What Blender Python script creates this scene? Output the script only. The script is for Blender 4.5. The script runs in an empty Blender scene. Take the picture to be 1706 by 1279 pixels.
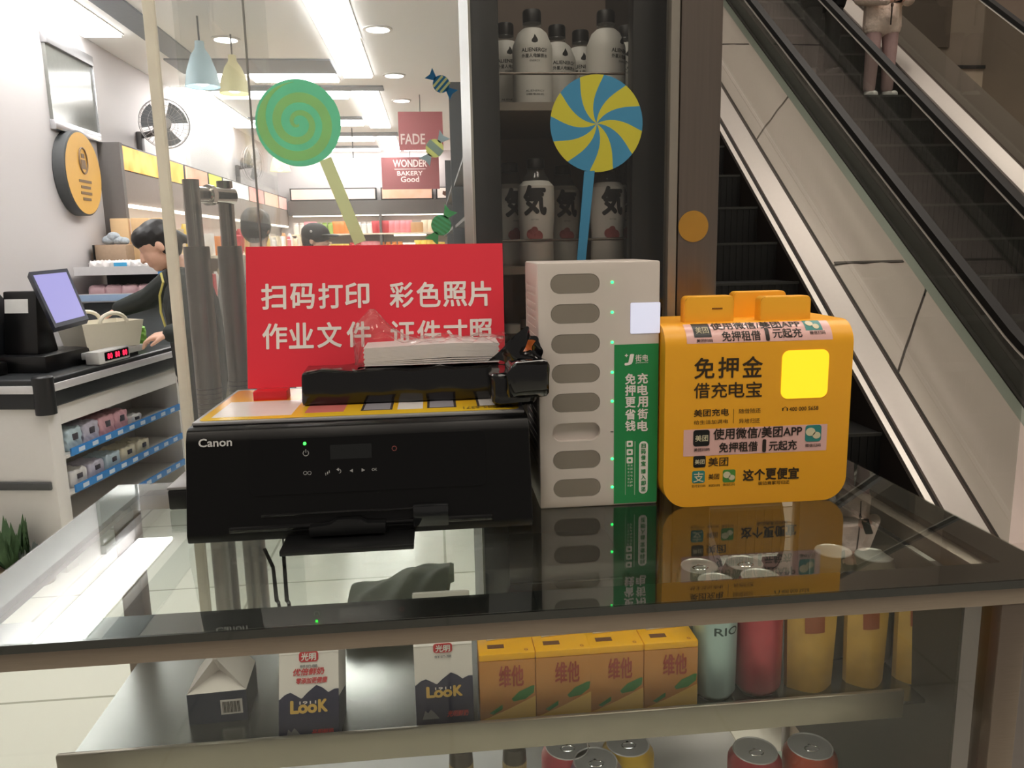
import bpy, bmesh, math, random
from mathutils import Vector, Matrix
random.seed(7)
SC = bpy.context.scene
COL = SC.collection
# ---------------------------------------------------------------- camera
FPX, PITCH, ROLL, YAW, EYE = 1295.8, 0.176985, -0.01983, 0.095302, Vector((0, 0, 1.4))
_f = Vector((math.sin(YAW)*math.cos(PITCH), math.cos(YAW)*math.cos(PITCH), -math.sin(PITCH)))
_r0 = Vector((math.cos(YAW), -math.sin(YAW), 0)); _u0 = _r0.cross(_f)
CR = math.cos(ROLL)*_r0+math.sin(ROLL)*_u0; CU = -math.sin(ROLL)*_r0+math.cos(ROLL)*_u0; CF = _f
cd = bpy.data.cameras.new('camera'); cam = bpy.data.objects.new('camera', cd); COL.objects.link(cam)
cam.matrix_world = Matrix(((CR.x, CU.x, -CF.x, EYE.x), (CR.y, CU.y, -CF.y, EYE.y), (CR.z, CU.z, -CF.z, EYE.z), (0, 0, 0, 1)))
cd.sensor_fit = 'HORIZONTAL'; cd.sensor_width = 36.0; cd.lens = 36.0*FPX/1706.0; cd.clip_start = 0.02; cd.clip_end = 100
SC.camera = cam
# ---------------------------------------------------------------- world, exposure
SC.view_settings.view_transform = 'Standard'; SC.view_settings.look = 'None'
SC.view_settings.exposure = 0.0; SC.view_settings.gamma = 1.0; SC.view_settings.use_curve_mapping = False
w = bpy.data.worlds.new('mall_ambience'); SC.world = w; w.use_nodes = True
w.node_tree.nodes['Background'].inputs[0].default_value = (1.0, 0.90, 0.80, 1)
w.node_tree.nodes['Background'].inputs[1].default_value = 0.22
SC.cycles.transparent_max_bounces = 24; SC.cycles.max_bounces = 10; SC.cycles.glossy_bounces = 5
SC.cycles.caustics_reflective = False; SC.cycles.caustics_refractive = False
LED_SHOP, FILL_MALL, LED_BOX = 14.0, 10.0, 1.2
# ---------------------------------------------------------------- helpers: rays through the photo, to measure places
def ray(u, v): return CR*((u-853)/FPX) - CU*((v-639.5)/FPX) + CF
def on_y(u, v, Y): d = ray(u, v); return EYE + d*(Y/d.y)
def on_x(u, v, X): d = ray(u, v); return EYE + d*(X/d.x)
def on_z(u, v, Z): d = ray(u, v); return EYE + d*((Z-EYE.z)/d.z)
V = Vector
def lin(c): return c/12.92 if c <= 0.04045 else ((c+0.055)/1.055)**2.4
def rgb(h):
    h = h.lstrip('#'); return tuple(lin(int(h[i:i+2], 16)/255) for i in (0, 2, 4))
# ---------------------------------------------------------------- materials
MATS = {}
def mat(name, col, rough=0.5, metal=0.0, spec=0.5, var=0.06, scale=40.0, bump=0.0, coat=0.0, emit=0.0, ecol=None, transl=0.0, stretch=None):
    if name in MATS: return MATS[name]
    m = bpy.data.materials.new(name); m.use_nodes = True; MATS[name] = m
    nt = m.node_tree; b = nt.nodes['Principled BSDF']
    c = rgb(col) if isinstance(col, str) else col
    tc = nt.nodes.new('ShaderNodeTexCoord'); mp = nt.nodes.new('ShaderNodeMapping'); no = nt.nodes.new('ShaderNodeTexNoise')
    nt.links.new(tc.outputs['Object'], mp.inputs[0]); nt.links.new(mp.outputs[0], no.inputs['Vector'])
    if stretch: mp.inputs['Scale'].default_value = stretch
    no.inputs['Scale'].default_value = scale; no.inputs['Detail'].default_value = 3
    mx = nt.nodes.new('ShaderNodeMix'); mx.data_type = 'RGBA'
    mx.inputs[6].default_value = (*[x*(1-var) for x in c], 1); mx.inputs[7].default_value = (*[min(1, x*(1+var)) for x in c], 1)
    nt.links.new(no.outputs['Fac'], mx.inputs[0]); nt.links.new(mx.outputs[2], b.inputs['Base Color'])
    b.inputs['Roughness'].default_value = rough; b.inputs['Metallic'].default_value = metal
    b.inputs['Specular IOR Level'].default_value = spec; b.inputs['Coat Weight'].default_value = coat
    if bump:
        bp = nt.nodes.new('ShaderNodeBump'); bp.inputs['Strength'].default_value = bump; bp.inputs['Distance'].default_value = 0.01
        nt.links.new(no.outputs['Fac'], bp.inputs['Height']); nt.links.new(bp.outputs[0], b.inputs['Normal'])
    if emit:
        ec = rgb(ecol) if isinstance(ecol, str) else (ecol or c)
        b.inputs['Emission Color'].default_value = (*ec, 1); b.inputs['Emission Strength'].default_value = emit
    if transl:
        tr = nt.nodes.new('ShaderNodeBsdfTranslucent'); ms = nt.nodes.new('ShaderNodeMixShader')
        ms.inputs[0].default_value = transl; out = nt.nodes['Material Output']
        nt.links.new(mx.outputs[2], tr.inputs[0]); nt.links.new(b.outputs[0], ms.inputs[1]); nt.links.new(tr.outputs[0], ms.inputs[2])
        nt.links.new(ms.outputs[0], out.inputs[0])
    return m
def glass(name, tint=(0.97, 0.99, 0.98), haze=0.0, ior=1.5, rough=0.0, dcol=(0.9, 0.9, 0.88), gloss=1.0, haze_fade=None):
    """thin clear sheet: transparency, fresnel reflection and a dusty film that also serves as painted haze"""
    if name in MATS: return MATS[name]
    m = bpy.data.materials.new(name); m.use_nodes = True; MATS[name] = m; nt = m.node_tree
    nt.nodes.remove(nt.nodes['Principled BSDF']); out = nt.nodes['Material Output']
    t = nt.nodes.new('ShaderNodeBsdfTransparent'); t.inputs[0].default_value = (*tint, 1)
    g = nt.nodes.new('ShaderNodeBsdfGlossy'); g.inputs['Roughness'].default_value = rough
    lw = nt.nodes.new('ShaderNodeLayerWeight'); pw = nt.nodes.new('ShaderNodeMath'); pw.operation = 'POWER'; pw.inputs[1].default_value = 5.0
    f0 = ((ior-1)/(ior+1))**2; mu = nt.nodes.new('ShaderNodeMapRange'); mu.clamp = True; mu.inputs[3].default_value = f0*gloss; mu.inputs[4].default_value = min(1.0, gloss)
    nt.links.new(lw.outputs['Facing'], pw.inputs[0]); nt.links.new(pw.outputs[0], mu.inputs[0])
    ms = nt.nodes.new('ShaderNodeMixShader'); nt.links.new(mu.outputs[0], ms.inputs[0])
    nt.links.new(t.outputs[0], ms.inputs[1]); nt.links.new(g.outputs[0], ms.inputs[2]); last = ms
    if haze:
        d = nt.nodes.new('ShaderNodeBsdfDiffuse'); d.inputs[0].default_value = (*dcol, 1)
        tl = nt.nodes.new('ShaderNodeBsdfTranslucent'); tl.inputs[0].default_value = (*dcol, 1)
        a = nt.nodes.new('ShaderNodeMixShader'); a.inputs[0].default_value = 0.85
        nt.links.new(d.outputs[0], a.inputs[1]); nt.links.new(tl.outputs[0], a.inputs[2])
        tc = nt.nodes.new('ShaderNodeTexCoord'); no = nt.nodes.new('ShaderNodeTexNoise'); no.inputs['Scale'].default_value = 2.2; no.inputs['Detail'].default_value = 4
        nt.links.new(tc.outputs['Object'], no.inputs['Vector'])
        k = nt.nodes.new('ShaderNodeMapRange'); k.inputs[3].default_value = haze*0.7; k.inputs[4].default_value = haze*1.3
        nt.links.new(no.outputs['Fac'], k.inputs[0])
        if haze_fade:       # painted glare haze, made thinner towards +X
            sx = nt.nodes.new('ShaderNodeSeparateXYZ'); kk = nt.nodes.new('ShaderNodeMapRange'); kk.interpolation_type = 'SMOOTHSTEP'
            kk.inputs[1].default_value = haze_fade[0]; kk.inputs[2].default_value = haze_fade[1]; kk.inputs[3].default_value = 1.0; kk.inputs[4].default_value = haze_fade[2]
            ml = nt.nodes.new('ShaderNodeMath'); ml.operation = 'MULTIPLY'; nt.links.new(tc.outputs['Object'], sx.inputs[0]); nt.links.new(sx.outputs['X'], kk.inputs[0])
            nt.links.new(k.outputs[0], ml.inputs[0]); nt.links.new(kk.outputs[0], ml.inputs[1]); k = ml
        f = nt.nodes.new('ShaderNodeMixShader'); nt.links.new(k.outputs[0], f.inputs[0])
        nt.links.new(last.outputs[0], f.inputs[1]); nt.links.new(a.outputs[0], f.inputs[2]); last = f
    nt.links.new(last.outputs[0], out.inputs[0]); return m
# ---------------------------------------------------------------- mesh builder
class MB:
    def __init__(s): s.v = []; s.f = []; s.m = []
    def add(s, vs, fs, mi=0):
        o = len(s.v); s.v += [tuple(v) for v in vs]; s.f += [tuple(i+o for i in f) for f in fs]; s.m += [mi]*len(fs); return s
    def bm(s, bm, mi=0):
        bm.verts.index_update(); s.add([v.co[:] for v in bm.verts], [[v.index for v in f.verts] for f in bm.faces], mi); bm.free(); return s
    def box(s, lo, hi, bevel=0.0, seg=2, mi=0, rot=None, sel=None):
        lo = V(lo); hi = V(hi); c = (lo+hi)/2; d = hi-lo
        b = bmesh.new(); bmesh.ops.create_cube(b, size=1)
        for v in b.verts: v.co = V((v.co.x*d.x, v.co.y*d.y, v.co.z*d.z))
        if bevel: bmesh.ops.bevel(b, geom=[e for e in b.edges if sel is None or sel(e)], offset=bevel, segments=seg, affect='EDGES', profile=0.5)
        for v in b.verts: v.co = (rot @ v.co if rot else v.co)+c
        return s.bm(b, mi)
    def cyl(s, p0, p1, r0, r1=None, n=20, mi=0, caps=True):
        p0 = V(p0); p1 = V(p1); r1 = r0 if r1 is None else r1; a = (p1-p0).normalized()
        x = a.orthogonal().normalized(); y = a.cross(x); vs = []; fs = []
        for k in range(n):
            t = 2*math.pi*k/n; d = x*math.cos(t)+y*math.sin(t); vs += [p0+d*r0, p1+d*r1]
        for k in range(n):
            j = (k+1) % n; fs.append((2*k, 2*j, 2*j+1, 2*k+1))
        if caps: fs += [tuple(2*k for k in reversed(range(n))), tuple(2*k+1 for k in range(n))]
        return s.add(vs, fs, mi)
    def lathe(s, prof, c=(0, 0, 0), n=24, mi=0, axis=None, sx=1, sy=1, cap=True):
        c = V(c); a = V(axis).normalized() if axis else V((0, 0, 1)); x = V((1, 0, 0)) if not axis else a.orthogonal().normalized(); y = a.cross(x)
        vs = []; fs = []; L = len(prof)
        for k in range(n):
            t = 2*math.pi*k/n; d = x*math.cos(t)*sx+y*math.sin(t)*sy
            for r, z in prof: vs.append(c+d*r+a*z)
        for k in range(n):
            j = (k+1) % n
            for i in range(L-1): fs.append((k*L+i, j*L+i, j*L+i+1, k*L+i+1))
        if prof[0][0] > 1e-5: fs.append(tuple(k*L for k in reversed(range(n))))
        if prof[-1][0] > 1e-5 and cap: fs.append(tuple(k*L+L-1 for k in range(n)))
        return s.add(vs, fs, mi)
    def prism(s, poly, O, A, B, N, depth, mi=0, bevel=0.0):
        """2-D outline in axes A,B at O, thickened along N"""
        O, A, B, N = V(O), V(A), V(B), V(N); n = len(poly)
        b = bmesh.new(); v0 = [b.verts.new(O+A*p[0]+B*p[1]) for p in poly]; v1 = [b.verts.new(v.co+N*depth) for v in v0]
        b.faces.new(list(reversed(v0))); b.faces.new(v1)
        for k in range(n): b.faces.new((v0[k], v0[(k+1) % n], v1[(k+1) % n], v1[k]))
        bmesh.ops.recalc_face_normals(b, faces=b.faces)
        if bevel: bmesh.ops.bevel(b, geom=list(b.edges), offset=bevel, segments=2, affect='EDGES', profile=0.5)
        return s.bm(b, mi)
    def tube(s, pts, r, n=8, mi=0, closed=False):
        pts = [V(p) for p in pts]; L = len(pts); vs = []; fs = []; x = None
        rr = r if isinstance(r, (list, tuple)) else [r]*L
        for i, p in enumerate(pts):
            if closed: t = (pts[(i+1) % L]-pts[i-1]).normalized()
            else: t = (pts[min(i+1, L-1)]-pts[max(i-1, 0)]).normalized()
            x = t.orthogonal().normalized() if x is None else (x-t*x.dot(t)).normalized()
            y = t.cross(x)
            for k in range(n): a = 2*math.pi*k/n; vs.append(p+(x*math.cos(a)+y*math.sin(a))*rr[i])
        for i in range(L if closed else L-1):
            j = (i+1) % L
            for k in range(n): q = (k+1) % n; fs.append((i*n+k, i*n+q, j*n+q, j*n+k))
        if not closed: fs += [tuple(reversed(range(n))), tuple((L-1)*n+k for k in range(n))]
        return s.add(vs, fs, mi)
    def grid(s, fn, nu, nv, mi=0, thick=None):
        """surface fn(a,b), a,b in 0..1"""
        vs = [fn(i/(nu-1), j/(nv-1)) for i in range(nu) for j in range(nv)]
        fs = [(i*nv+j, (i+1)*nv+j, (i+1)*nv+j+1, i*nv+j+1) for i in range(nu-1) for j in range(nv-1)]
        return s.add(vs, fs, mi)
    def ell(s, c, r, mi=0, n=16, rot=None):
        b = bmesh.new(); bmesh.ops.create_uvsphere(b, u_segments=n, v_segments=max(6, n//2), radius=1)
        for v in b.verts:
            p = V((v.co.x*r[0], v.co.y*r[1], v.co.z*r[2])); v.co = (rot @ p if rot else p)+V(c)
        return s.bm(b, mi)
    def cap(s, p0, p1, r0, r1=None, mi=0, n=12):
        r1 = r0 if r1 is None else r1
        s.cyl(p0, p1, r0, r1, n, mi); s.ell(p0, (r0,)*3, mi, n); s.ell(p1, (r1,)*3, mi, n); return s
    def text(s, t, O, R, U, w=None, h=None, bold=0.0, mi=0, lift=0.0005, fn=None, skew=0.0):
        """lettering fitted into a w x h field centred on O (R right, U up)"""
        vs, fs = glyphs(t, 1 if fn else 0); xs = [v[0] for v in vs]; ys = [v[1] for v in vs]
        x0, x1, y0, y1 = min(xs), max(xs), min(ys), max(ys)
        kx = w/(x1-x0) if w else None; ky = h/(y1-y0) if h else kx; kx = kx or ky
        R = V(R); U = V(U); N = R.cross(U); O = V(O)
        for q in range(9 if bold else 1):       # heavier strokes: the outline laid down again, shifted by a hair
            dx, dy = (bold*math.cos(q*math.pi/4), bold*math.sin(q*math.pi/4)) if q < 8 and bold else (0, 0); out = []
            for x, y in vs:
                a = (x-(x0+x1)/2)*kx+dx*min(kx, ky); b = (y-(y0+y1)/2)*ky+dy*min(kx, ky)
                out.append(fn(a, b) if fn else O+R*(a+skew*b)+U*b+N*(lift+q*0.00001))
            s.add(out, fs, mi)
        return s
_G = {}
def glyphs(t, bold):
    if (t, bold) in _G: return _G[(t, bold)]
    c = bpy.data.curves.new('glyph', 'FONT'); c.body = t; c.resolution_u = 3; c.fill_mode = 'FRONT'
    o = bpy.data.objects.new('glyph', c); COL.objects.link(o); bpy.context.view_layer.update()
    m = bpy.data.meshes.new_from_object(o.evaluated_get(bpy.context.evaluated_depsgraph_get()))
    r = ([(v.co.x, v.co.y) for v in m.vertices], [tuple(p.vertices) for p in m.polygons])
    if bold:        # fine enough to be wrapped round a curved face
        b = bmesh.new(); b.from_mesh(m)
        for _ in range(4):
            es_ = [e for e in b.edges if e.calc_length() > 0.13]
            if es_: bmesh.ops.subdivide_edges(b, edges=es_, cuts=1); bmesh.ops.triangulate(b, faces=[f for f in b.faces if len(f.verts) > 3])
        b.verts.index_update(); r = ([(v.co.x, v.co.y) for v in b.verts], [tuple(v.index for v in f.verts) for f in b.faces]); b.free()
    bpy.data.objects.remove(o); bpy.data.curves.remove(c); bpy.data.meshes.remove(m); _G[(t, bold)] = r; return r
def tomesh(name, mb, mats, inv=None, smooth=35):
    me = bpy.data.meshes.new(name); vs = [inv @ V(v) for v in mb.v] if inv else mb.v
    me.from_pydata([tuple(v) for v in vs], [], mb.f); mats = mats if isinstance(mats, (list, tuple)) else [mats]
    for m in mats: me.materials.append(m)
    me.polygons.foreach_set('material_index', mb.m); me.update()
    if smooth: me.shade_smooth(); me.set_sharp_from_angle(angle=math.radians(smooth))
    return me
def tag(o, label=None, cat=None, group=None, kind=None):
    if label: o['label'] = label
    if cat: o['category'] = cat
    if group: o['group'] = group
    if kind: o['kind'] = kind
    return o
def thing(name, label, cat, loc=(0, 0, 0), rotz=0.0, group=None):
    o = bpy.data.objects.new(name, None); COL.objects.link(o); o.empty_display_size = 0.05
    o.location = loc; o.rotation_euler = (0, 0, rotz); return tag(o, label, cat, group)
def top(o):
    while o.parent: o = o.parent
    return o
def part(name, mb, mats, parent, world=True, smooth=35, label=None):
    """a child mesh; world=True: its coordinates are world coordinates"""
    inv = top(parent).matrix_basis.inverted() if world else None
    o = bpy.data.objects.new(name, tomesh(name, mb, mats, inv, smooth) if isinstance(mb, MB) else mb); COL.objects.link(o); o.parent = parent
    if label: o['label'] = label
    return o
def solo(name, mb, mats, label, cat, group=None, loc=(0, 0, 0), smooth=35, kind=None):
    o = bpy.data.objects.new(name, tomesh(name, mb, mats, Matrix.Translation(-V(loc)), smooth)); COL.objects.link(o); o.location = loc
    return tag(o, label, cat, group, kind)
def struct(name, mb, mats, parent=None, smooth=35):
    o = bpy.data.objects.new(name, tomesh(name, mb, mats, None, smooth)); COL.objects.link(o)
    if parent: o.parent = parent
    else: o['kind'] = 'structure'
    return o
def copy_tree(o, parent=None):
    c = o.copy(); COL.objects.link(c)
    if parent: c.parent = parent
    for ch in list(o.children): copy_tree(ch, c)
    return c
def dup(o, loc, label=None, rotz=None, group=None):
    c = copy_tree(o); c.location = loc
    if rotz is not None: c.rotation_euler = (0, 0, rotz)
    return tag(c, label, None, group)
def blob(prims, voxel=0.006, smooth=3, pick=None):
    """one continuous surface grown over capsules and ellipsoids"""
    mb = MB()
    for p in prims:
        if p[0] == 'c': mb.cap(p[1], p[2], p[3], p[4])
        elif p[0] == 'e': mb.ell(p[1], p[2], 0, 16, p[3] if len(p) > 3 else None)
        elif p[0] == 'b': mb.box(p[1], p[2])
    me = tomesh('blob', mb, [], None, 0); o = bpy.data.objects.new('blob', me); COL.objects.link(o)
    r = o.modifiers.new('r', 'REMESH'); r.mode = 'VOXEL'; r.voxel_size = voxel
    if smooth: q = o.modifiers.new('s', 'SMOOTH'); q.factor = 0.5; q.iterations = smooth
    bpy.context.view_layer.update()
    m = bpy.data.meshes.new_from_object(o.evaluated_get(bpy.context.evaluated_depsgraph_get()))
    bpy.data.objects.remove(o); bpy.data.meshes.remove(me); m.shade_smooth()
    return m
def blobpart(name, prims, mats, parent, voxel=0.006, smooth=3, pick=None, solo_=None):
    m = blob(prims, voxel, smooth); mats = mats if isinstance(mats, (list, tuple)) else [mats]
    if pick:
        m.polygons.foreach_set('material_index', [pick(p.center) for p in m.polygons])
    inv = top(parent).matrix_basis.inverted(); m.transform(inv); m.name = name
    m.materials.clear()
    for x in mats: m.materials.append(x)
    o = bpy.data.objects.new(name, m); COL.objects.link(o); o.parent = parent; return o
def roundrect(w, h, r, n=6):
    out = []
    for cx, cy, a0 in ((w/2-r, h/2-r, 0), (-w/2+r, h/2-r, 90), (-w/2+r, -h/2+r, 180), (w/2-r, -h/2+r, 270)):
        for k in range(n+1): a = math.radians(a0+90*k/n); out.append((cx+r*math.cos(a), cy+r*math.sin(a)))
    return out
X_, Y_, Z_ = V((1, 0, 0)), V((0, 1, 0)), V((0, 0, 1))
def rect_px(u0, v0, u1, v1, Y):
    """centre, width, height of a photo rectangle on the upright plane at depth Y"""
    c = on_y((u0+u1)/2, (v0+v1)/2, Y); return c, (on_y(u1, (v0+v1)/2, Y)-on_y(u0, (v0+v1)/2, Y)).length, (on_y((u0+u1)/2, v0, Y)-on_y((u0+u1)/2, v1, Y)).length
# ---------------------------------------------------------------- shared materials
STEEL = mat('brushed_steel', '#80746a', 0.34, 0.9, var=0.12, scale=30, stretch=(1, 30, 30))
CHROME = mat('chrome', '#d9d6d2', 0.12, 1.0, var=0.03)
WHITEP = mat('white_paint', '#e6e3e0', 0.5, var=0.02)
BLACKP = mat('black_plastic', '#0c0c0d', 0.35, var=0.1)
BLACKG = mat('gloss_black', '#050506', 0.12, var=0.1, coat=0.3)
GREYD = mat('dark_grey_metal', '#2c2e30', 0.45, 0.2)
LED = mat('led_panel', '#ffffff', 0.5, emit=LED_SHOP, ecol=(1, 0.99, 0.97))
FILLM = mat('added_mall_lamp', '#ffffff', 0.5, emit=FILL_MALL, ecol=(1, 0.90, 0.78))
WHITE_LET = mat('white_lettering', '#f2ece8', 0.5, var=0.02)
BLACK_LET = mat('dark_lettering', '#241a10', 0.5, var=0.02)
CLEAR = glass('clear_film', (0.97, 0.97, 0.97), haze=0.05, rough=0.08, gloss=1.6)
# ================================================================ the setting
def tiles(name, col, joint, size, rough=0.15, mortar=0.006):
    m = bpy.data.materials.new(name); m.use_nodes = True; nt = m.node_tree; b = nt.nodes['Principled BSDF']
    tc = nt.nodes.new('ShaderNodeTexCoord'); br = nt.nodes.new('ShaderNodeTexBrick'); br.offset = 0
    br.inputs['Color1'].default_value = (*rgb(col), 1); br.inputs['Color2'].default_value = (*[x*0.97 for x in rgb(col)], 1); br.inputs['Mortar'].default_value = (*rgb(joint), 1)
    br.inputs['Scale'].default_value = 1.0; br.inputs['Mortar Size'].default_value = mortar; br.inputs['Brick Width'].default_value = size; br.inputs['Row Height'].default_value = size
    nt.links.new(tc.outputs['Object'], br.inputs['Vector']); nt.links.new(br.outputs['Color'], b.inputs['Base Color']); b.inputs['Roughness'].default_value = rough
    return m
FLOOR = tiles('floor_tiles', '#e4e5d8', '#a9aa9a', 0.8)
WALLW = mat('wall_paint', '#d2cdcd', 0.7, var=0.015, scale=3)
CEILW = mat('ceiling_paint', '#f3f2f1', 0.75, var=0.02, scale=2)
GROOVE = mat('ceiling_groove', '#8d9299', 0.7)
SX0, SX1, SY0, SY1, SH = -2.16, 0.46, 1.10, 11.6, 2.75
struct('floor', MB().box((-6, -4, -0.05), (9, 12, 0)), FLOOR)
struct('wall_left', MB().box((SX0-0.1, 1.6, 0), (SX0, SY1, SH)), WALLW)
struct('wall_back', MB().box((SX0-0.1, SY1, 0), (SX1+0.1, SY1+0.1, SH)), WALLW)
struct('wall_right', MB().box((SX1, 1.62, 0), (SX1+0.08, SY1, SH)), mat('shop_side_wall', '#b9aaa0', 0.7))
struct('ceiling', MB().box((SX0-0.1, 0.9, SH), (SX1+0.08, SY1, SH+0.08)), CEILW)
gr = MB()
for y0, y1 in ((6.05, 6.5), (7.0, 7.18), (9.75, 10.0), (8.6, 8.75), (11.0, 11.2)): gr.box((-1.86, y0, SH-0.012), (-0.70, y1, SH+0.002))
for y0, y1 in ((7.0, 7.18), (9.75, 10.0)): gr.box((-0.70, y0, SH-0.012), (-0.38, y1, SH+0.002))
gr.box((-1.80, 2.0, SH-0.012), (-1.62, 6.0, SH+0.002))
struct('trim_1', gr, GROOVE)
# mall side: upper slab over the viewer, walls round the escalator hall
MALLC = mat('mall_ceiling_paint', '#8f867c', 0.8)
MALLW = mat('mall_wall_stone', '#9c8d80', 0.45, var=0.18, scale=1.2)
MALLB = mat('mall_wall_beige', '#d0bcaa', 0.45, var=0.12, scale=2)
struct('ceiling_mall', MB().box((-6, -4, 4.3), (9, 0.6, 4.5)), MALLC)
wm = MB(); wm.box((0.6, 10.5, 0), (12, 10.7, 9), mi=0); wm.box((5.3, 10.44, 0), (12, 10.5, 3.62), mi=1); wm.box((5.3, 10.40, 3.62), (12, 10.5, 3.66), mi=2)
wm.box((6.1, 10.46, 3.9), (7.0, 10.5, 5.3), mi=3)
struct('wall_mall', wm, [MALLW, MALLB, GREYD, mat('mall_wall_recess', '#5f544b', 0.5)])
struct('ceiling_hall', MB().box((0.6, 0.6, 8.6), (7.7, 10.5, 8.8)), MALLC)
struct('wall_hall', MB().box((7.5, 2, 0), (7.7, 10.5, 9)), MALLW)
# ---------------------------------------------------------------- lamps
def led(name, x0, x1, y0, y1, z, label, m=LED, grp='long ceiling panels of the shop'):
    t = thing(name, label, 'ceiling light', ((x0+x1)/2, (y0+y1)/2, z), 0, grp)
    part('frame', MB().box((x0-0.012, y0-0.012, z-0.006), (x1+0.012, y1+0.012, z+0.001)), WHITEP, t)
    part('diffuser', MB().box((x0, y0, z-0.022), (x1, y1, z-0.005), 0.003), m, t); return t
for x0, x1, y0, y1, lab in (
    (-0.66, -0.43, 1.9, 5.44, 'long white ceiling panel, the nearest of the row ahead'),
    (-0.66, -0.44, 5.48, 6.6, 'white ceiling panel joined to the end of the nearest one'),
    (-0.66, -0.44, 7.2, 9.28, 'white ceiling panel behind the first grey groove of the row'),
    (-0.64, -0.42, 10.05, 11.5, 'farthest white ceiling panel, above the red wall poster'),
    (-2.13, -1.90, 2.6, 5.40, 'white ceiling panel along the left wall above the framed glossy board'),
    (-2.13, -1.90, 7.05, 9.2, 'white ceiling panel along the left wall above the second fan'),
    (-1.84, -1.45, 6.52, 6.78, 'short crosswise white ceiling panel behind the blue pendant'),
    (-1.38, -0.72, 6.52, 6.78, 'crosswise white ceiling panel left of the nearest row, above the green lollipop'),
    (-1.84, -0.72, 7.2, 7.5, 'crosswise white ceiling panel behind the green lollipop'),
    (-1.84, -0.72, 8.78, 9.1, 'crosswise white ceiling panel between the second groove and the third'),
    (-1.84, -0.70, 10.05, 10.4, 'crosswise white ceiling panel next to the farthest long one'),
    (-1.84, -0.70, 11.22, 11.45, 'crosswise white ceiling panel closest to the back wall'),
    (-0.36, 0.06, 11.2, 11.45, 'short crosswise white ceiling panel above the red posters')):
    led('ceiling_light', x0, x1, y0, y1, SH, lab)
for x, y, lab in ((-1.294, 5.517, 'round downlight by the blue pendant lamp'), (-0.30, 5.25, 'round downlight right of the longest ceiling panel, nearest of three'),
                  (-0.264, 6.6, 'round downlight right of the longest ceiling panel, middle of three'), (-0.25, 7.69, 'round downlight right of the longest ceiling panel, farthest of three')):
    t = thing('downlight', lab, 'downlight', (x, y, SH), 0, 'round downlights')
    part('trim_ring', MB().lathe([(0.09, 0.001), (0.095, -0.008), (0.075, -0.010), (0.07, -0.004)], (x, y, SH)), WHITEP, t)
    part('lens', MB().lathe([(0.0, -0.012), (0.072, -0.008), (0.072, 0.0)], (x, y, SH)), LED, t)
for i, (x, y) in enumerate(((-2.6, -0.6), (-0.8, -0.9), (1.0, -0.7), (2.9, -0.5))):  # unseen lamps added to light the counter from the mall side
    led('added_ceiling_lamp', x-0.5, x+0.5, y-0.5, y+0.5, 4.3, 'added unseen square lamp in the mall ceiling above the walkway', FILLM, 'added mall ceiling lamps')
for x, y in ((1.8, 2.6), (3.4, 2.6), (5.4, 2.6), (1.8, 5.8), (3.4, 5.8), (5.4, 5.8)):  # unseen lamps added to brighten the escalators
    led('added_ceiling_lamp', x-0.5, x+0.5, y-0.5, y+0.5, 8.6, 'added unseen square lamp in the high ceiling above the escalators', mat('added_hall_lamp', '#ffffff', 0.5, emit=25, ecol=(1, 0.9, 0.8)), 'added lamps above the escalators')
# ================================================================ escalators
TAN = 0.743; DXY = -0.009; A_ = math.atan(TAN)
def es(x, y, off=0.0): return V((x+DXY*y, y, 1.9+off+TAN*(y-5.47)))    # x across, y away, off above the line of the steps
E_WHITE = mat('escalator_white_deck', '#c9c1ba', 0.35, 0.2, var=0.03)
E_LINE = mat('escalator_bright_edge', '#f3eae4', 0.3, 0.3, var=0.01)
E_DARK = mat('escalator_dark_gap', '#2b2522', 0.6)
E_SEAM = mat('escalator_seam', '#4d403b', 0.5)
E_STEP = mat('escalator_step', '#141413', 0.5, 0.1, var=0.3, scale=60)
E_PANEL = mat('escalator_steel_panel', '#d3c3bb', 0.40, 0.2, var=0.16, scale=2.2, stretch=(2.2, 0.15, 0.15))
E_STRIP = mat('escalator_grey_strip', '#9ba095', 0.4, 0.2)
E_RUB = mat('handrail_rubber', '#121212', 0.55, spec=0.3)
E_HIGH = mat('handrail_edge_metal', '#aaa59d', 0.4, 0.1)
E_GLASS = glass('balustrade_glass', (0.80, 0.82, 0.80), haze=0.015, gloss=0.9)
def ramp(x0, x1, o0, o1, y0, y1, mi=0, mb=None, th=0.03):
    mb = mb or MB()
    if y0 < 2.912:       # level run at the landing
        xa, xb = x0+DXY*y0, x1+DXY*y0; mb.add([(xa, 1.5, o0), (xb, 1.5, o1), (xb, 2.912, o1), (xa, 2.912, o0)]+[(xa, 1.5, 0.013), (xb, 1.5, 0.013), (xb, 2.912, 0.013), (xa, 2.912, 0.013)], [(0, 1, 2, 3), (7, 6, 5, 4), (0, 4, 5, 1), (1, 5, 6, 2), (2, 6, 7, 3), (3, 7, 4, 0)], mi); y0 = 2.912
    a, b, c, d = es(x0, y0, o0), es(x1, y0, o1), es(x1, y1, o1), es(x0, y1, o0); n = V((0, 0, -th))
    return mb.add([a, b, c, d, a+n, b+n, c+n, d+n], [(0, 1, 2, 3), (7, 6, 5, 4), (0, 4, 5, 1), (1, 5, 6, 2), (2, 6, 7, 3), (3, 7, 4, 0)], mi)
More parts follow.
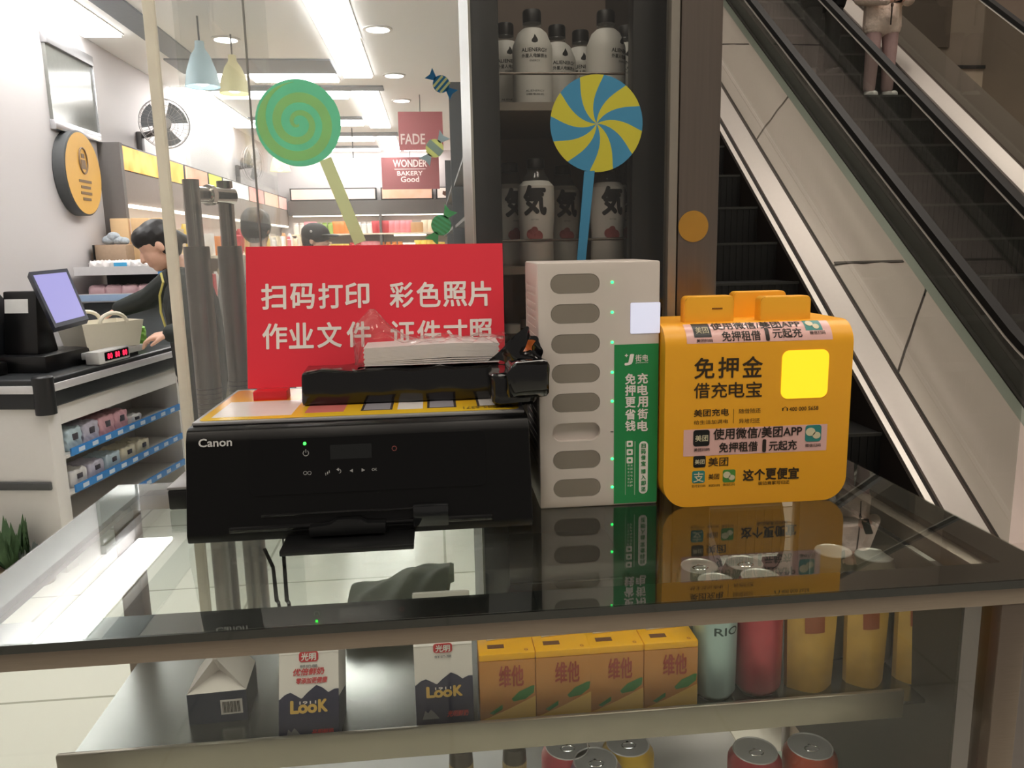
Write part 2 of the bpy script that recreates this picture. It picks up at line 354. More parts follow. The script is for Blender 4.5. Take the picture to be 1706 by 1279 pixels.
def escalator(label, xl, xr, yend=10.38, y0=2.62):
    t = thing('escalator', label, 'escalator', (xr, 2.9, 0), 0, 'escalators beside the shop')
    rise, run = 0.232, 0.232/TAN
    k = 0
    y = 2.90
    while y < yend:
        p = es(0, y); z = p.z; s = MB()
        s.box((xl, y, z-rise-0.02), (xr, y+run+0.01, z), mi=0)
        for q in range(24): s.box((xl+0.02+q*(xr-xl-0.04)/24, y-0.004, z-rise), (xl+0.035+q*(xr-xl-0.04)/24, y+0.001, z-0.004), mi=0)
        s.box((xl, y-0.006, z-0.012), (xr, y+0.012, z+0.003), mi=1)
        part('step', s, [E_STEP, mat('step_nosing', '#3b3b38', 0.5, 0.2)], t); y += run
    for sd, x, m1, m2, m3 in ((1, xr, E_LINE, E_WHITE, E_SEAM), (-1, xl, E_DARK, E_DARK, E_DARK)):
        part('skirt_panel', ramp(x, x+0.012*sd, 0.05, 0.05, y0, yend, th=0.5), E_DARK, t)
        part('skirt_edge', ramp(x, x+0.028*sd, 0.055, 0.06, y0, yend), m1, t)
        part('skirt_gap', ramp(x+0.028*sd, x+0.05*sd, 0.055, 0.055, y0, yend), E_DARK, t)
        part('inner_deck', ramp(x+0.05*sd, x+0.165*sd, 0.075, 0.12, y0, yend), m2, t)
        part('deck_seam', ramp(x+0.165*sd, x+0.195*sd, 0.118, 0.118, y0, yend), m3, t)
        gx = x+0.18*sd
        g = MB(); a, b, c, d = es(gx, y0+0.25, 0.12), es(gx, yend, 0.12), es(gx, yend, 0.98), es(gx, y0+0.25, 0.98); n = V((0.008, 0, 0))
        g.add([a, b, c, d, a+n, b+n, c+n, d+n], [(0, 1, 2, 3), (7, 6, 5, 4), (0, 4, 5, 1), (1, 5, 6, 2), (2, 6, 7, 3), (3, 7, 4, 0)])
        part('glass_balustrade', g, E_GLASS, t)
        # handrail: straight run, then a curve that levels out at the landing
        pts = [es(gx, yend-i*(yend-2.95)/20, 0.97) for i in range(0, 21)]
        base = es(gx, 2.95, 0.97); ang = A_
        for q in range(10):
            ang -= A_/10; base = base+V((0, -math.cos(ang)*0.09, -math.sin(ang)*0.09)); pts.append(base.copy())
        for q in range(1, 13): a = math.pi*q/12; pts.append(base+V((0, -0.15*math.sin(a), -0.15+0.15*math.cos(a))))
        h = MB(); hl = MB()
        for i in range(len(pts)-1):
            d = (pts[i+1]-pts[i]).normalized(); up = V((1, 0, 0)).cross(d); up = up if up.z > 0 or i > 30 else -up
            for mbx, lo, hi, wd in ((h, 0.0, 0.026, 0.031), (hl, -0.009, 0.0, 0.034)):
                q0, q1 = pts[i], pts[i+1]
                vs = [q0+V((-wd, 0, 0))+up*lo, q0+V((wd, 0, 0))+up*lo, q0+V((wd*0.8, 0, 0))+up*hi, q0+V((-wd*0.8, 0, 0))+up*hi]
                vs += [v+(q1-q0) for v in vs]
                mbx.add(vs, [(0, 1, 2, 3), (7, 6, 5, 4), (0, 4, 5, 1), (1, 5, 6, 2), (2, 6, 7, 3), (3, 7, 4, 0)])
        hr = part('handrail', h, E_RUB, t); part('handrail_track', hl, E_HIGH, hr)
    lp = MB().box((xl-0.02, 1.5, 0.0), (xr+0.02, 3.0, 0.012)); part('landing_plate', lp, mat('landing_steel', '#77726c', 0.4, 0.8), t)
    tr = ramp(xl-0.16, xr+0.16, -0.42, -0.42, 3.3, yend, th=0.35); part('truss', tr, GREYD, t)
    return t
escalator('dark stepped escalator directly behind the steel column, with a white right edge', 1.17, 2.187)
escalator('dark stepped escalator on the far right that carries two people', 3.11, 4.009)
# sloping steel deck between the two
dk = thing('deck_cladding', 'sloping brushed steel deck with panel joints between the two escalators', 'escalator deck', es(2.6, 2.6, 0.1))
part('backing', ramp(2.385, 2.82, 0.095, 0.095, 2.55, 10.38), E_SEAM, dk)
part('level_panel', ramp(2.384, 2.838, 0.112, 0.122, 1.5, 2.93), E_PANEL, dk)
cuts = [2.86, 3.74, 5.61, 7.48, 10.38]
for i in range(4):
    p = MB(); y0, y1 = cuts[i], cuts[i+1]-0.018; e0 = 0.5 if i else 0; e1 = 0.5 if i < 3 else 0
    def q(x, y, o): return es(x, y, o)
    xs = [2.384, 2.50, 2.57, 2.68, 2.745, 2.838]; os_ = [0.112, 0.125, 0.118, 0.128, 0.120, 0.122]
    vs = []
    for x, o in zip(xs, os_):
        f = (x-xs[0])/(xs[-1]-xs[0]); vs += [q(x, y0+e0*f, o), q(x, y1+e1*f, o), q(x, y0+e0*f, o-0.02), q(x, y1+e1*f, o-0.02)]
    fs = []
    for k in range(len(xs)-1):
        a = 4*k; b = a+4; fs += [(a, b, b+1, a+1), (a+2, a+3, b+3, b+2), (a, a+2, b+2, b), (a+1, b+1, b+3, a+3)]
    fs += [(0, 1, 3, 2), (20, 22, 23, 21)]
    p.add(vs, fs); part('deck_panel', p, E_PANEL, dk)
for y in (4.43, 6.85): part('joint', ramp(2.39, 2.82, 0.1275, 0.1295, y, y+0.014, th=0.004), E_SEAM, dk)
part('edge_strip', ramp(2.842, 2.90, 0.118, 0.125, 2.55, 10.38), E_STRIP, dk)
od = thing('outer_deck', 'grey brown outer deck along the right side of the far escalator', 'escalator deck', es(4.3, 2.6, 0.1))
part('deck_panel', ramp(4.205, 4.55, 0.112, 0.10, 2.55, 10.36), mat('outer_deck_metal', '#7b7068', 0.4, 0.4), od)
# stainless column at the shop corner
c = MB().box((0.348, 1.105, 0), (0.408, 1.28, 3.2), 0.004)
cl = thing('steel_column', 'brushed steel corner column between the drinks shelf and escalator', 'column', (0.375, 1.12, 0)); cl['kind'] = 'thing'
part('cladding', c, mat('column_steel', '#857b73', 0.3, 0.85, var=0.1, scale=12, stretch=(20, 20, 0.5)), cl)
part('corner_strip', MB().box((0.334, 1.105, 0), (0.347, 1.13, 3.2), 0.002), mat('column_strip', '#a39d93', 0.3, 0.6), cl)
p, w_, h_ = rect_px(1130, 352, 1180, 402, 1.104)
solo('round_disc', MB().prism([(w_/2*math.cos(a*math.pi/16), w_/2*math.sin(a*math.pi/16)) for a in range(32)], p, X_, Z_, -Y_, 0.0006), mat('orange_disc', '#a9802f', 0.5, var=0.1), 'round dull orange disc on the steel column', 'sticker', loc=p)  # thin dull orange disc set on the column face
# ================================================================ the glass display counter
CT = 1.08
CX0, CX1, CY0, CY1 = -0.452, 0.594, 0.640, 1.098
ctr = thing('display_counter', 'steel framed glass display counter in the foreground that carries the printer and charging boxes', 'counter', (0.07, 0.87, 0))
PANE = glass('counter_glass', (0.93, 0.96, 0.94), haze=0.012, ior=1.62, dcol=(0.8, 0.82, 0.8), gloss=1.25)
part('glass_top', MB().box((CX0, CY0+0.001, CT-0.0005), (CX1, CY1, CT)), PANE, ctr)
EDGE = mat('glass_edge_black', '#0a0c0b', 0.15, coat=0.5)
bd = MB(); z0, z1 = CT-0.009, CT-0.0012
bd.box((CX0, CY0, z0), (CX1, CY0+0.042, z1)); bd.box((CX0, CY1-0.03, z0), (CX1, CY1, z1))
bd.box((CX0, CY0+0.042, z0), (CX0+0.042, CY1-0.03, z1)); bd.box((CX1-0.042, CY0+0.042, z0), (CX1, CY1-0.03, z1))
part('black_border', bd, EDGE, ctr)
part('front_rail', MB().box((CX0, 0.650, 1.049), (0.556, 0.678, 1.0705), 0.002), STEEL, ctr)
part('back_rail', MB().box((CX0, 1.07, 1.050), (0.556, 1.095, 1.0705), 0.002), STEEL, ctr)
part('side_rail', MB().box((0.534, 0.678, 1.050), (0.558, 1.07, 1.0705), 0.002), STEEL, ctr)
part('side_rail', MB().box((CX0, 0.678, 1.050), (CX0+0.025, 1.07, 1.0705), 0.002), STEEL, ctr)
for x0, y0 in ((0.532, 0.650), (0.532, 1.067), (CX0, 0.650), (CX0, 1.067)):
    part('leg', MB().box((x0, y0, 0), (x0+0.028, y0+0.028, 1.050), 0.002), STEEL, ctr)
part('front_glass', MB().box((CX0+0.028, 0.662, 0.25), (0.531, 0.664, 1.049)), glass('front_pane', (0.95, 0.96, 0.95), haze=0.012, gloss=0.6, dcol=(0.5, 0.44, 0.38)), ctr)
SHZ = 0.893
sh = MB(); sh.box((-0.388, 0.742, SHZ-0.004), (0.526, 1.06, SHZ))
part('upper_shelf', sh, mat('shelf_steel', '#8d908c', 0.24, 0.9, var=0.08), ctr)
part('shelf_lip', MB().box((-0.392, 0.736, SHZ-0.016), (0.497, 0.742, SHZ+0.017), 0.0015), mat('lip_steel', '#9c968a', 0.35, 0.8, var=0.1, scale=20), ctr)
part('lower_shelf', MB().box((-0.25, 0.70, 0.652), (0.425, 1.06, 0.658)), mat('white_shelf_board', '#e4e4de', 0.4, var=0.08, scale=14), ctr)
part('bottom_panel', MB().box((0.43, 0.70, 0.60), (0.530, 1.06, 0.606)), mat('pale_green_panel', '#bccdbf', 0.25, var=0.12, scale=9), ctr)
part('inner_panel', MB().box((0.5285, 0.70, 0.66), (0.5315, 1.06, 1.048)), mat('inner_side_panel', '#38342c', 0.5, 0.2), ctr)
part('shelf_lamp', MB().box((-0.2, 0.752, SHZ-0.0145), (0.488, 0.764, SHZ-0.0075)), mat('added_counter_led', '#ffffff', emit=5, ecol=(1, 1, 0.94)), ctr)  # unseen glowing strip added to brighten the lower shelf
# ---------------------------------------------------------------- shop window with its candy stickers
GX0, GX1, GY = -0.362, 0.334, 1.115
win = thing('window_1', 'tall hazy fixed glass pane behind the counter with a pale polished left edge', 'glass wall', (0, GY, 0)); win['kind'] = 'structure'
part('pane', MB().box((GX0+0.012, GY, 0.02), (GX1, GY+0.001, SH)), glass('window_pane', (0.97, 0.97, 0.96), haze=0.06, gloss=0.8, haze_fade=(-0.10, 0.05, 0.25)), win)  # pale haze on the left of the pane paints in bright bloom
part('edge', MB().box((GX0, GY-0.006, 0.02), (GX0+0.0135, GY+0.008, SH), 0.002), mat('polished_edge', '#fbf6ec', 0.25, transl=0.7), win)
part('bottom_channel', MB().box((GX0, GY-0.012, 0), (GX1, GY+0.014, 0.03)), STEEL, win)
part('joint', MB().box(on_y(404, 0, GY)+V((-0.001, -0.002, -1.2)), on_y(404, 0, GY)+V((0.001, 0.002, 1.0))), mat('silicone_joint', '#8c8c8a', 0.4), win)
ST = dict(yel='#c9c23c', blu='#3f86ad', gre='#a8ecd0', lim='#eef2bc', pale='#f0f4d4')
SM = {k: mat('sticker_'+k, v, 0.55, var=0.05, transl=0.75) for k, v in ST.items()}
SMD = {k: mat('dull_sticker_'+k, c, 0.5, var=0.04) for k, c in (('yel', '#c2bb3a'), ('blu', '#3e86ae'))}
# pinwheel lollipop
c = on_y(994, 206, GY-0.001); R = 0.0655
lo = thing('lollipop_sticker', 'blue and yellow pinwheel lollipop sticker on the glass before the drinks', 'sticker', c, 0, 'candy stickers on the glass')
mb = MB(); SEG = 12; RR = 10
for k in range(SEG):
    for i in range(RR):
        for s_ in range(4):
            def pt(r, a):
                t = math.radians(111)-2*math.pi*a/SEG+0.65*(1-r)**1.3; return c+V((r*R*math.cos(t), 0, r*R*math.sin(t)))
            a0, a1 = k+s_/4, k+(s_+1)/4; r0, r1 = i/RR+0.0001, (i+1)/RR
            mb.add([pt(r0, a0), pt(r1, a0), pt(r1, a1), pt(r0, a1)], [(0, 1, 2, 3)], k % 2)
part('candy', mb, [SMD['yel'], SMD['blu']], lo, smooth=0)
a, b = on_y(982, 285, GY-0.001), on_y(966, 460, GY-0.001)
part('stick', MB().prism([(-0.0075, 0), (0.0075, 0), (0.0062, -(a-b).length), (-0.0062, -(a-b).length)], a, V((1, 0, 0.05)), (a-b).normalized(), -Y_, 0.0004), SMD['blu'], lo)
# spiral lollipop
c2 = on_y(497, 205, GY-0.001); R2 = 0.0565
lo2 = thing('lollipop_sticker', 'green and lime spiral lollipop sticker on the glass above the red board', 'sticker', c2, 0, 'candy stickers on the glass')
mb = MB(); mb.prism([(R2*math.cos(2*math.pi*k/48), R2*math.sin(2*math.pi*k/48)) for k in range(48)], c2, X_, Z_, -Y_, 0.0003, 0)
N = 150; vs = []; fs = []
for i in range(N+1):
    f = i/N; t = 2*math.pi*2.55*f+1.2; r = R2*(0.03+0.90*f); wd = R2*(0.03+0.085*min(1, f*1.6))
    if f > 0.9: wd *= max(0.05, (1-f)/0.1)
    for q in (-1, 1): vs.append(c2+V(((r+q*wd)*math.cos(-t), -0.0006, (r+q*wd)*math.sin(-t))))
for i in range(N): fs.append((2*i, 2*i+1, 2*i+3, 2*i+2))
mb.add(vs, fs, 1); part('candy', mb, [SM['gre'], SM['lim']], lo2, smooth=0)
a, b = on_y(542, 265, GY-0.001), on_y(600, 404, GY-0.001); d = (a-b).normalized()
part('stick', MB().prism([(-0.0085, 0), (0.0085, 0), (0.0085, -(a-b).length), (-0.0085, -(a-b).length)], a, V((d.z, 0, -d.x)), d, -Y_, 0.0004), SM['pale'], lo2)
def candy(u, v, r, rot, m0, m1, label, stripes):
    c = on_y(u, v, GY-0.001); t = thing('candy_sticker', label, 'sticker', c, 0, 'candy stickers on the glass'); k = GY/FPX*1.02; r *= k
    A = V((math.cos(rot), 0, math.sin(rot))); B = V((-math.sin(rot), 0, math.cos(rot))); mb = MB()
    mb.prism([(r*math.cos(2*math.pi*i/28), r*math.sin(2*math.pi*i/28)) for i in range(28)], c, A, B, -Y_, 0.0003, 0)
    for i in range(stripes):
        x = -r*0.8+1.6*r*(i+0.5)/stripes; hh = math.sqrt(max(0, r*r-x*x))*0.96; w2 = r*0.8/stripes*0.5
        mb.prism([(x-w2, -hh), (x+w2, -hh), (x+w2+0.001, hh), (x-w2+0.001, hh)], c-Y_*0.0004, A, B, -Y_, 0.0002, 1)
    part('candy', mb, [m0, m1], t, smooth=0)
    for s_ in (-1, 1):
        part('wrapper_end', MB().prism([(s_*r*0.85, -r*0.2), (s_*r*1.9, -r*0.75), (s_*r*1.7, 0), (s_*r*1.95, r*0.75), (s_*r*0.85, r*0.2)], c, A, B, -Y_, 0.0003), m0 if stripes > 2 else m1, t, smooth=0)
candy(724, 247, 14, 0.9, SM['lim'], mat('sticker_greyblue', '#c0d2d8', 0.5, transl=0.6), 'lime round candy sticker with grey blue wrapper ends on the glass', 1)
candy(735, 375, 16, 1.0, mat('sticker_darkgreen', '#86c79b', 0.5, transl=0.7), SM['gre'], 'green striped candy sticker on the glass above the red board', 4)
candy(735, 140, 13, -0.7, SM['blu'], SM['lim'], 'pale blue and yellow striped candy sticker highest on the glass', 3)
# ================================================================ things on the counter: printer
pr = thing('printer', 'black inkjet printer with a yellow label sheet on its lid', 'printer', (-0.09, 0.97, CT))
PX0, PX1, PYB, PZT = -0.281, 0.1015, 1.095, 1.206
PB = mat('printer_black', '#040405', 0.35, spec=0.3, var=0.1)
prof = [(0.842, CT+0.003), (0.840, CT+0.012), (0.866, PZT-0.014), (0.872, PZT-0.003), (0.880, PZT), (PYB, PZT), (PYB, CT+0.003)]
def profx(mb, prof, x0, x1, mi=0, bevel=0.0): return mb.prism(prof, V((x0, 0, 0)), Y_, Z_, X_, x1-x0, mi, bevel)
bdm = profx(MB(), prof, PX0, PX1, 0, 0.002)
for x in (PX0+0.012, PX1-0.03): bdm.box((x, 0.88, CT), (x+0.02, 0.90, CT+0.004)); bdm.box((x, 1.06, CT), (x+0.02, 1.08, CT+0.004))
part('body', bdm, PB, pr)
part('scanner_lid', MB().box((PX0+0.003, 0.884, PZT), (PX1-0.003, PYB-0.003, PZT+0.004), 0.0015), mat('lid_grey', '#8f8f90', 0.4), pr)
def fy(z): return 0.840+(z-CT-0.012)*(0.026/(PZT-0.014-CT-0.012))-0.0006     # front face
def onf(u, v):
    p = on_y(u, v, 0.853)
    for _ in range(4): p = on_y(u, v, fy(p.z))
    return p
pf = MB(); a, b = onf(430, 738), onf(800, 805)
UPF = V((0, 0.026, PZT-CT-0.026)).normalized(); 
pf.prism([(x, z) for x, z in roundrect(0.262, 0.062, 0.006)], onf(615, 770), X_, UPF, -Y_, 0.0012)
part('control_panel', pf, mat('panel_gloss', '#040405', 0.12, spec=0.35), pr)
part('display', MB().prism(roundrect(0.046, 0.016, 0.001), onf(585, 751)-Y_*0.0012, X_, UPF, -Y_, 0.0006), mat('lcd_dark', '#17191a', 0.15), pr, label='dark narrow display')
part('status_light', MB().prism(roundrect(0.003, 0.003, 0.001), onf(508, 738)-Y_*0.0012, X_, UPF, -Y_, 0.001), mat('led_green', '#20ff30', emit=6, ecol='#30ff40'), pr, label='lit green status light')
ic = MB(); GI = 0
def ring(mb, c, r, wd, a0=0, a1=360, n=18, mi=0):
    vs = []; fs = []
    for i in range(n+1):
        t = math.radians(a0+(a1-a0)*i/n)
        for q in (r-wd/2, r+wd/2): vs.append(c+X_*q*math.cos(t)+UPF*q*math.sin(t))
    for i in range(n): fs.append((2*i, 2*i+1, 2*i+3, 2*i+2))
    mb.add(vs, fs, mi)
f2 = lambda u, v: onf(u, v)-Y_*0.0018
pc = f2(510, 754); ring(ic, pc, 0.003, 0.0007, 120, 420); ic.prism([(-0.0004, 0.0005), (0.0004, 0.0005), (0.0004, 0.0042), (-0.0004, 0.0042)], pc, X_, UPF, -Y_, 0.0001)
for u in (509, 516): ring(ic, f2(u, 787), 0.0019, 0.0006)
for i in range(3): ic.box(f2(543+i*3, 789-2*i)-V((0.0005, 0, 0.0015)), f2(543+i*3, 789-2*i)+V((0.0005, 0.0001, 0.0015)))
ring(ic, f2(565, 784), 0.0022, 0.0006, -90, 100); ic.prism([(-0.003, 0.002), (0, 0.0038), (0, 0.0002)], f2(565, 784), X_, UPF, -Y_, 0.0001)
ic.prism([(-0.0022, 0), (0.0015, 0.002), (0.0015, -0.002)], f2(586, 783), X_, UPF, -Y_, 0.0001); ic.prism([(0.0022, 0), (-0.0015, 0.002), (-0.0015, -0.002)], f2(605, 782), X_, UPF, -Y_, 0.0001)
ic.text('OK', f2(624, 781), X_, UPF, h=0.0028, bold=0.01)
part('button_icons', ic, mat('icon_grey', '#9a9a9a', 0.5), pr, smooth=0)
rs = MB(); ring(rs, f2(657, 746), 0.0026, 0.0009, n=8); part('stop_icon', rs, mat('icon_red', '#7a3b38', 0.5), pr, smooth=0, label='dull red stop mark')
lg = MB().text('Canon', onf(359, 737), X_, UPF, w=0.0355, h=0.0088, bold=0.02, lift=0.001); part('lettering', lg, mat('silver_lettering', '#c9c9c9', 0.4), pr, smooth=0)
# lower front: feed slot, card door, tray and bracket
lw = MB(); lw.box((-0.235, 0.838, CT+0.014), (0.055, 0.850, CT+0.020), 0.001); lw.box((-0.20, 0.841, CT+0.030), (-0.02, 0.852, CT+0.032), 0.0005)
part('feed_slot', lw, BLACKG, pr)
part('card_door', MB().box((-0.034, 0.833, CT+0.012), (0.006, 0.846, CT+0.036), 0.002), mat('card_door_gloss', '#16181a', 0.12, coat=0.5), pr)
bk = MB(); bk.prism([(-0.147, 0.010), (-0.147, 0.020), (-0.125, 0.022), (-0.118, 0.026), (-0.092, 0.026), (-0.085, 0.022), (-0.064, 0.021), (-0.064, 0.010)], V((0, 0.840, CT)), X_, Z_, -Y_, 0.014, 0, 0.0008)
part('paper_stop', bk, mat('tray_black', '#101112', 0.3), pr)
tr = MB().box((-0.174, 0.796, CT+0.001), (-0.033, 0.846, CT+0.007), 0.0012); part('output_tray', tr, mat('tray_slab', '#131415', 0.3), pr)
# label sheet on the lid
SZ = PZT+0.0042
def grad_sheet():
    m = mat('label_sheet', '#e9a52e', 0.22, var=0.05); nt = m.node_tree; b = nt.nodes['Principled BSDF']
    tc = nt.nodes.new('ShaderNodeTexCoord'); sx = nt.nodes.new('ShaderNodeSeparateXYZ'); cr = nt.nodes.new('ShaderNodeValToRGB')
    nt.links.new(tc.outputs['Generated'], sx.inputs[0]); nt.links.new(sx.outputs['Y'], cr.inputs[0]); nt.links.new(cr.outputs[0], b.inputs['Base Color'])
    cr.color_ramp.elements[0].color = (*rgb('#f0c932'), 1); cr.color_ramp.elements[1].color = (*rgb('#ea8c22'), 1); return m
shp = [(x+(PX0+PX1)/2, y+0.985) for x, y in roundrect(0.366, 0.19, 0.008)]
ls = part('label_sheet', MB().prism(shp, V((0, 0, SZ)), X_, Y_, Z_, 0.0004), grad_sheet(), pr, label='glossy yellow to orange label sheet')
im = MB(); onl = lambda u, v: on_z(u, v, SZ+0.0006)
def patch(u0, v0, u1, v1, mi, dz=0.0, mb=None):
    c = [onl(u0, v1), onl(u1, v1), onl(u1, v0), onl(u0, v0)]; mb = mb or im
    x0, x1 = min(c[0].x, c[3].x), max(c[1].x, c[2].x); y0, y1 = c[0].y, c[2].y
    mb.box((x0, y0, SZ+0.0004), (x1, y1, SZ+0.0006+dz), mi=mi)
im.box((-0.262, 0.905, SZ+0.0004), (-0.172, 0.995, SZ+0.0006), mi=0)
for x0, x1, m in ((-0.158, -0.113, 1), (-0.093, -0.056, 3), (-0.050, -0.020, 0), (-0.015, 0.02, 3), (0.045, 0.078, 3)):
    im.box((x0, 0.912, SZ+0.0004), (x1, 0.972, SZ+0.0006), mi=m)
    if m == 3: im.box((x0+0.003, 0.915, SZ+0.0006), (x1-0.003, 0.969, SZ+0.0007), mi=0 if x0 > 0 else 2)
part('label_pictures', im, [mat('print_white', '#eee9e6', 0.25), mat('print_pink', '#dc7c78', 0.25), mat('print_grey', '#9d9aa3', 0.25), mat('print_dark', '#4a4240', 0.25)], ls, smooth=0)
part('lettering', MB().text('400-004-6371', (0.058, 0.905, SZ), -X_, -Y_, w=0.06, h=0.012, bold=0.015, lift=0.0007), mat('brown_print', '#6b5312', 0.4), ls, smooth=0)
# power cords under the glass
for i, (u0, u1, u2) in enumerate(((441, 455, 461), (472, 474, 478))):
    zc = 0.99
    pts = [(on_z(u0, 915, CT-0.02)), on_z(u1, 945, CT-0.05), on_z(u2, 1000, CT-0.05), on_z(u2+3, 1003, CT-0.12), on_z(u2+3, 1003, CT-0.12)+V((0, 0.02, -0.068))]
    solo('cable', MB().tube(pts, 0.0022, 8), mat('cord_black', '#1b1b1a', 0.5), ['thin dark cord hanging under the glass, the left one by the tray', 'thin dark cord hanging under the glass, the right one at the tray'][i], 'cord', 'cords under the glass top', loc=pts[-1])
# black stapler-like box at the left of the printer
sb = thing('black_box', 'small black box with a grey top left of the printer on the glass', 'box', (-0.31, 0.985, CT))
part('body', MB().box((-0.343, 0.972, CT), (-0.287, 1.055, CT+0.026), 0.003), BLACKP, sb)
part('lid', MB().box((-0.343, 0.972, CT+0.026), (-0.287, 1.055, CT+0.030), 0.0015), mat('grey_lid', '#8d8b8b', 0.4), sb)
# ---------------------------------------------------------------- red sign board
sg = thing('sign_board', 'red board with large white lettering standing on the printer', 'sign', (-0.08, 1.04, SZ))
TLp, TRp, BLp = on_y(409, 411, 1.062), on_y(837, 405, 1.062), on_y(412.5, 643, 1.026)
BLp.z = SZ+0.012; BRp = BLp+(TRp-TLp)*(1.0); BRp.z = BLp.z
BU = (TLp-BLp).normalized(); BR_ = (BRp-BLp).normalized(); BN = BR_.cross(BU)
bo = MB(); th = -BN*0.003; vs = [BLp, BRp, TRp, TLp]; bo.add(vs+[v+th for v in vs], [(0, 1, 2, 3), (7, 6, 5, 4), (0, 4, 5, 1), (1, 5, 6, 2), (2, 6, 7, 3), (3, 7, 4, 0)])
part('board', bo, mat('red_board', '#ec3346', 0.45, var=0.03, scale=6), sg)
for x0 in (BLp.x+0.012, BRp.x-0.09): part('foot', MB().box((x0, 1.0, SZ), (x0+0.042, 1.026, SZ+0.012), 0.001), mat('red_foot', '#d4242e', 0.35), sg)
lt = MB()
def onb(u, v):
    d = ray(u, v); t = (BLp-EYE).dot(BN)/d.dot(BN); return EYE+d*t
for i, chs in enumerate(('扫码打印彩色照片', '作业文件证件寸照')):
    us = (456, 504, 551, 591, 669, 714, 758, 799) if i == 0 else (458, 502, 549, 594, 671, 715, 759, 801)
    for k, ch in enumerate(chs):
        v0 = (494-5*k/7) if i == 0 else (560-8*k/7)
        hh = 0.0325
        lt.text(ch, onb(us[k]+(0 if k != 3 else 4), v0), BR_, BU, h=hh, w=0.0305 if ch not in '寸片' else 0.030, bold=0.022, lift=0.0006)
part('lettering', lt, WHITE_LET, sg, smooth=0)
# ---------------------------------------------------------------- photo paper pack
pk = thing('paper_pack', 'opened glossy black plastic pack of photo paper lying on the printer lid', 'paper pack', (-0.02, 1.0, SZ))
def crump(x0, x1, y0, y1, z0, z1, seed, amp=0.003, r=0.012):
    rnd = random.Random(seed); b = bmesh.new(); bmesh.ops.create_cube(b, size=1)
    for v in b.verts: v.co = V(((x0+x1)/2+v.co.x*(x1-x0), (y0+y1)/2+v.co.y*(y1-y0), (z0+z1)/2+v.co.z*(z1-z0)))
    bmesh.ops.bevel(b, geom=list(b.edges), offset=r, segments=3, affect='EDGES', profile=0.6)
    bmesh.ops.subdivide_edges(b, edges=[e for e in b.edges if e.calc_length() > 0.05], cuts=14, use_grid_fill=True)
    ph = [rnd.uniform(0, 6.28) for _ in range(6)]
    for v in b.verts:
        c = v.co
        if c.z < z0+0.003: continue
        c.z += amp*math.sin(c.x*90+ph[0])*math.sin(c.y*70+ph[1])+amp*0.6*math.sin(c.x*210+c.y*130+ph[2]); c.y += amp*0.5*math.sin(c.x*120+c.z*200+ph[3]); c.x += amp*0.6*math.sin(c.y*150+c.z*120+ph[4])
    bmesh.ops.triangulate(b, faces=[f for f in b.faces if len(f.verts) > 4]); return MB().bm(b)
FILM = mat('black_film', '#07070a', 0.13, var=0.2, coat=0.4)
part('wrapper', crump(-0.167, 0.117, 0.950, 1.005, SZ+0.0005, 1.254, 3, 0.0014, 0.007), FILM, pk)
# open flap at the right that stands up behind, with its orange label
fl = MB()
def flap(a, b):
    p0, p1 = V((0.060, 0.930, 1.262)), V((0.124, 0.885, 1.262)); q0, q1 = V((0.104, 0.905, 1.305)), V((0.118, 0.890, 1.288))
    p = (p0*(1-a)+p1*a)*(1-b)+(q0*(1-a)+q1*a)*b; return p+V((0.002*math.sin(9*a+7*b), 0.003*math.sin(8*b+5*a), 0.002*math.sin(11*a)))
fl.grid(flap, 12, 12); fl.grid(lambda a, b: flap(a, b)+V((0, 0.0015, 0)), 12, 12); part('flap', fl, FILM, pk)
part('right_end', crump(0.078, 0.1275, 0.868, 0.9015, 1.226, 1.268, 8, 0.003, 0.010), FILM, pk)
part('film_fold', crump(0.06, 0.1165, 0.893, 0.958, SZ+0.002, 1.254, 14, 0.002, 0.012), FILM, pk)
ol = MB().grid(lambda a, b: flap(0.45+0.3*a, 0.45+0.4*b)+V((0, -0.0012, 0.0003)), 6, 6); part('orange_label', ol, mat('orange_print', '#c2622a', 0.3), pk, label='small orange label')
rp = MB().grid(lambda a, b: V((-0.10+0.2*a, 0.965+0.04*b, 1.2545+0.001*math.sin(20*a))), 12, 4); part('red_print', rp, mat('maroon_print', '#5a1722', 0.2), pk)
# stack of white sheets in a clear sleeve
stk = thing('photo_paper_stack', 'short stack of white photo paper in a crumpled clear sleeve on the black pack', 'paper stack', (0.0, 0.99, 1.256))
ps = MB(); nsh = 14
for k in range(nsh):
    z = 1.2565+k*0.0016; dx = 0.0009*math.sin(k*1.7); b = 0.006
    pts = [(-0.090+dx, 0), (-0.03, 0.002), (0.02, 0.0035), (0.076+dx, 0.002)]
    vs = []
    for x, dz in pts:
        for y in (0.958, 1.018):
            for h in (0, 0.0014): vs.append((x, y, z+dz*(1 if k > 2 else k/3)+h))
    fs = []
    for i in range(3):
        a = 4*i; fs += [(a, a+4, a+6, a+2), (a+1, a+3, a+7, a+5), (a, a+1, a+5, a+4), (a+2, a+6, a+7, a+3)]
    fs += [(0, 2, 3, 1), (12, 13, 15, 14)]; ps.add(vs, fs)
part('sheets', ps, mat('photo_paper', '#f2ecec', 0.5, var=0.02), stk)
sl = MB(); rnd = random.Random(5)
def sleeve(a, b):
    x = -0.098+0.186*a; y = 0.954+0.07*b
    pk_ = 0.044*max(0, 1-abs(a-0.10)/0.20)*max(0, 1-abs(b-0.45)/0.6)
    z = 1.284+pk_+0.0025*math.sin(31*a+9*b)+0.002*math.sin(17*b-23*a)
    return V((x-0.006*math.sin(5*b+a*7), y+0.003*math.sin(25*a), z))
sl.grid(sleeve, 36, 18)
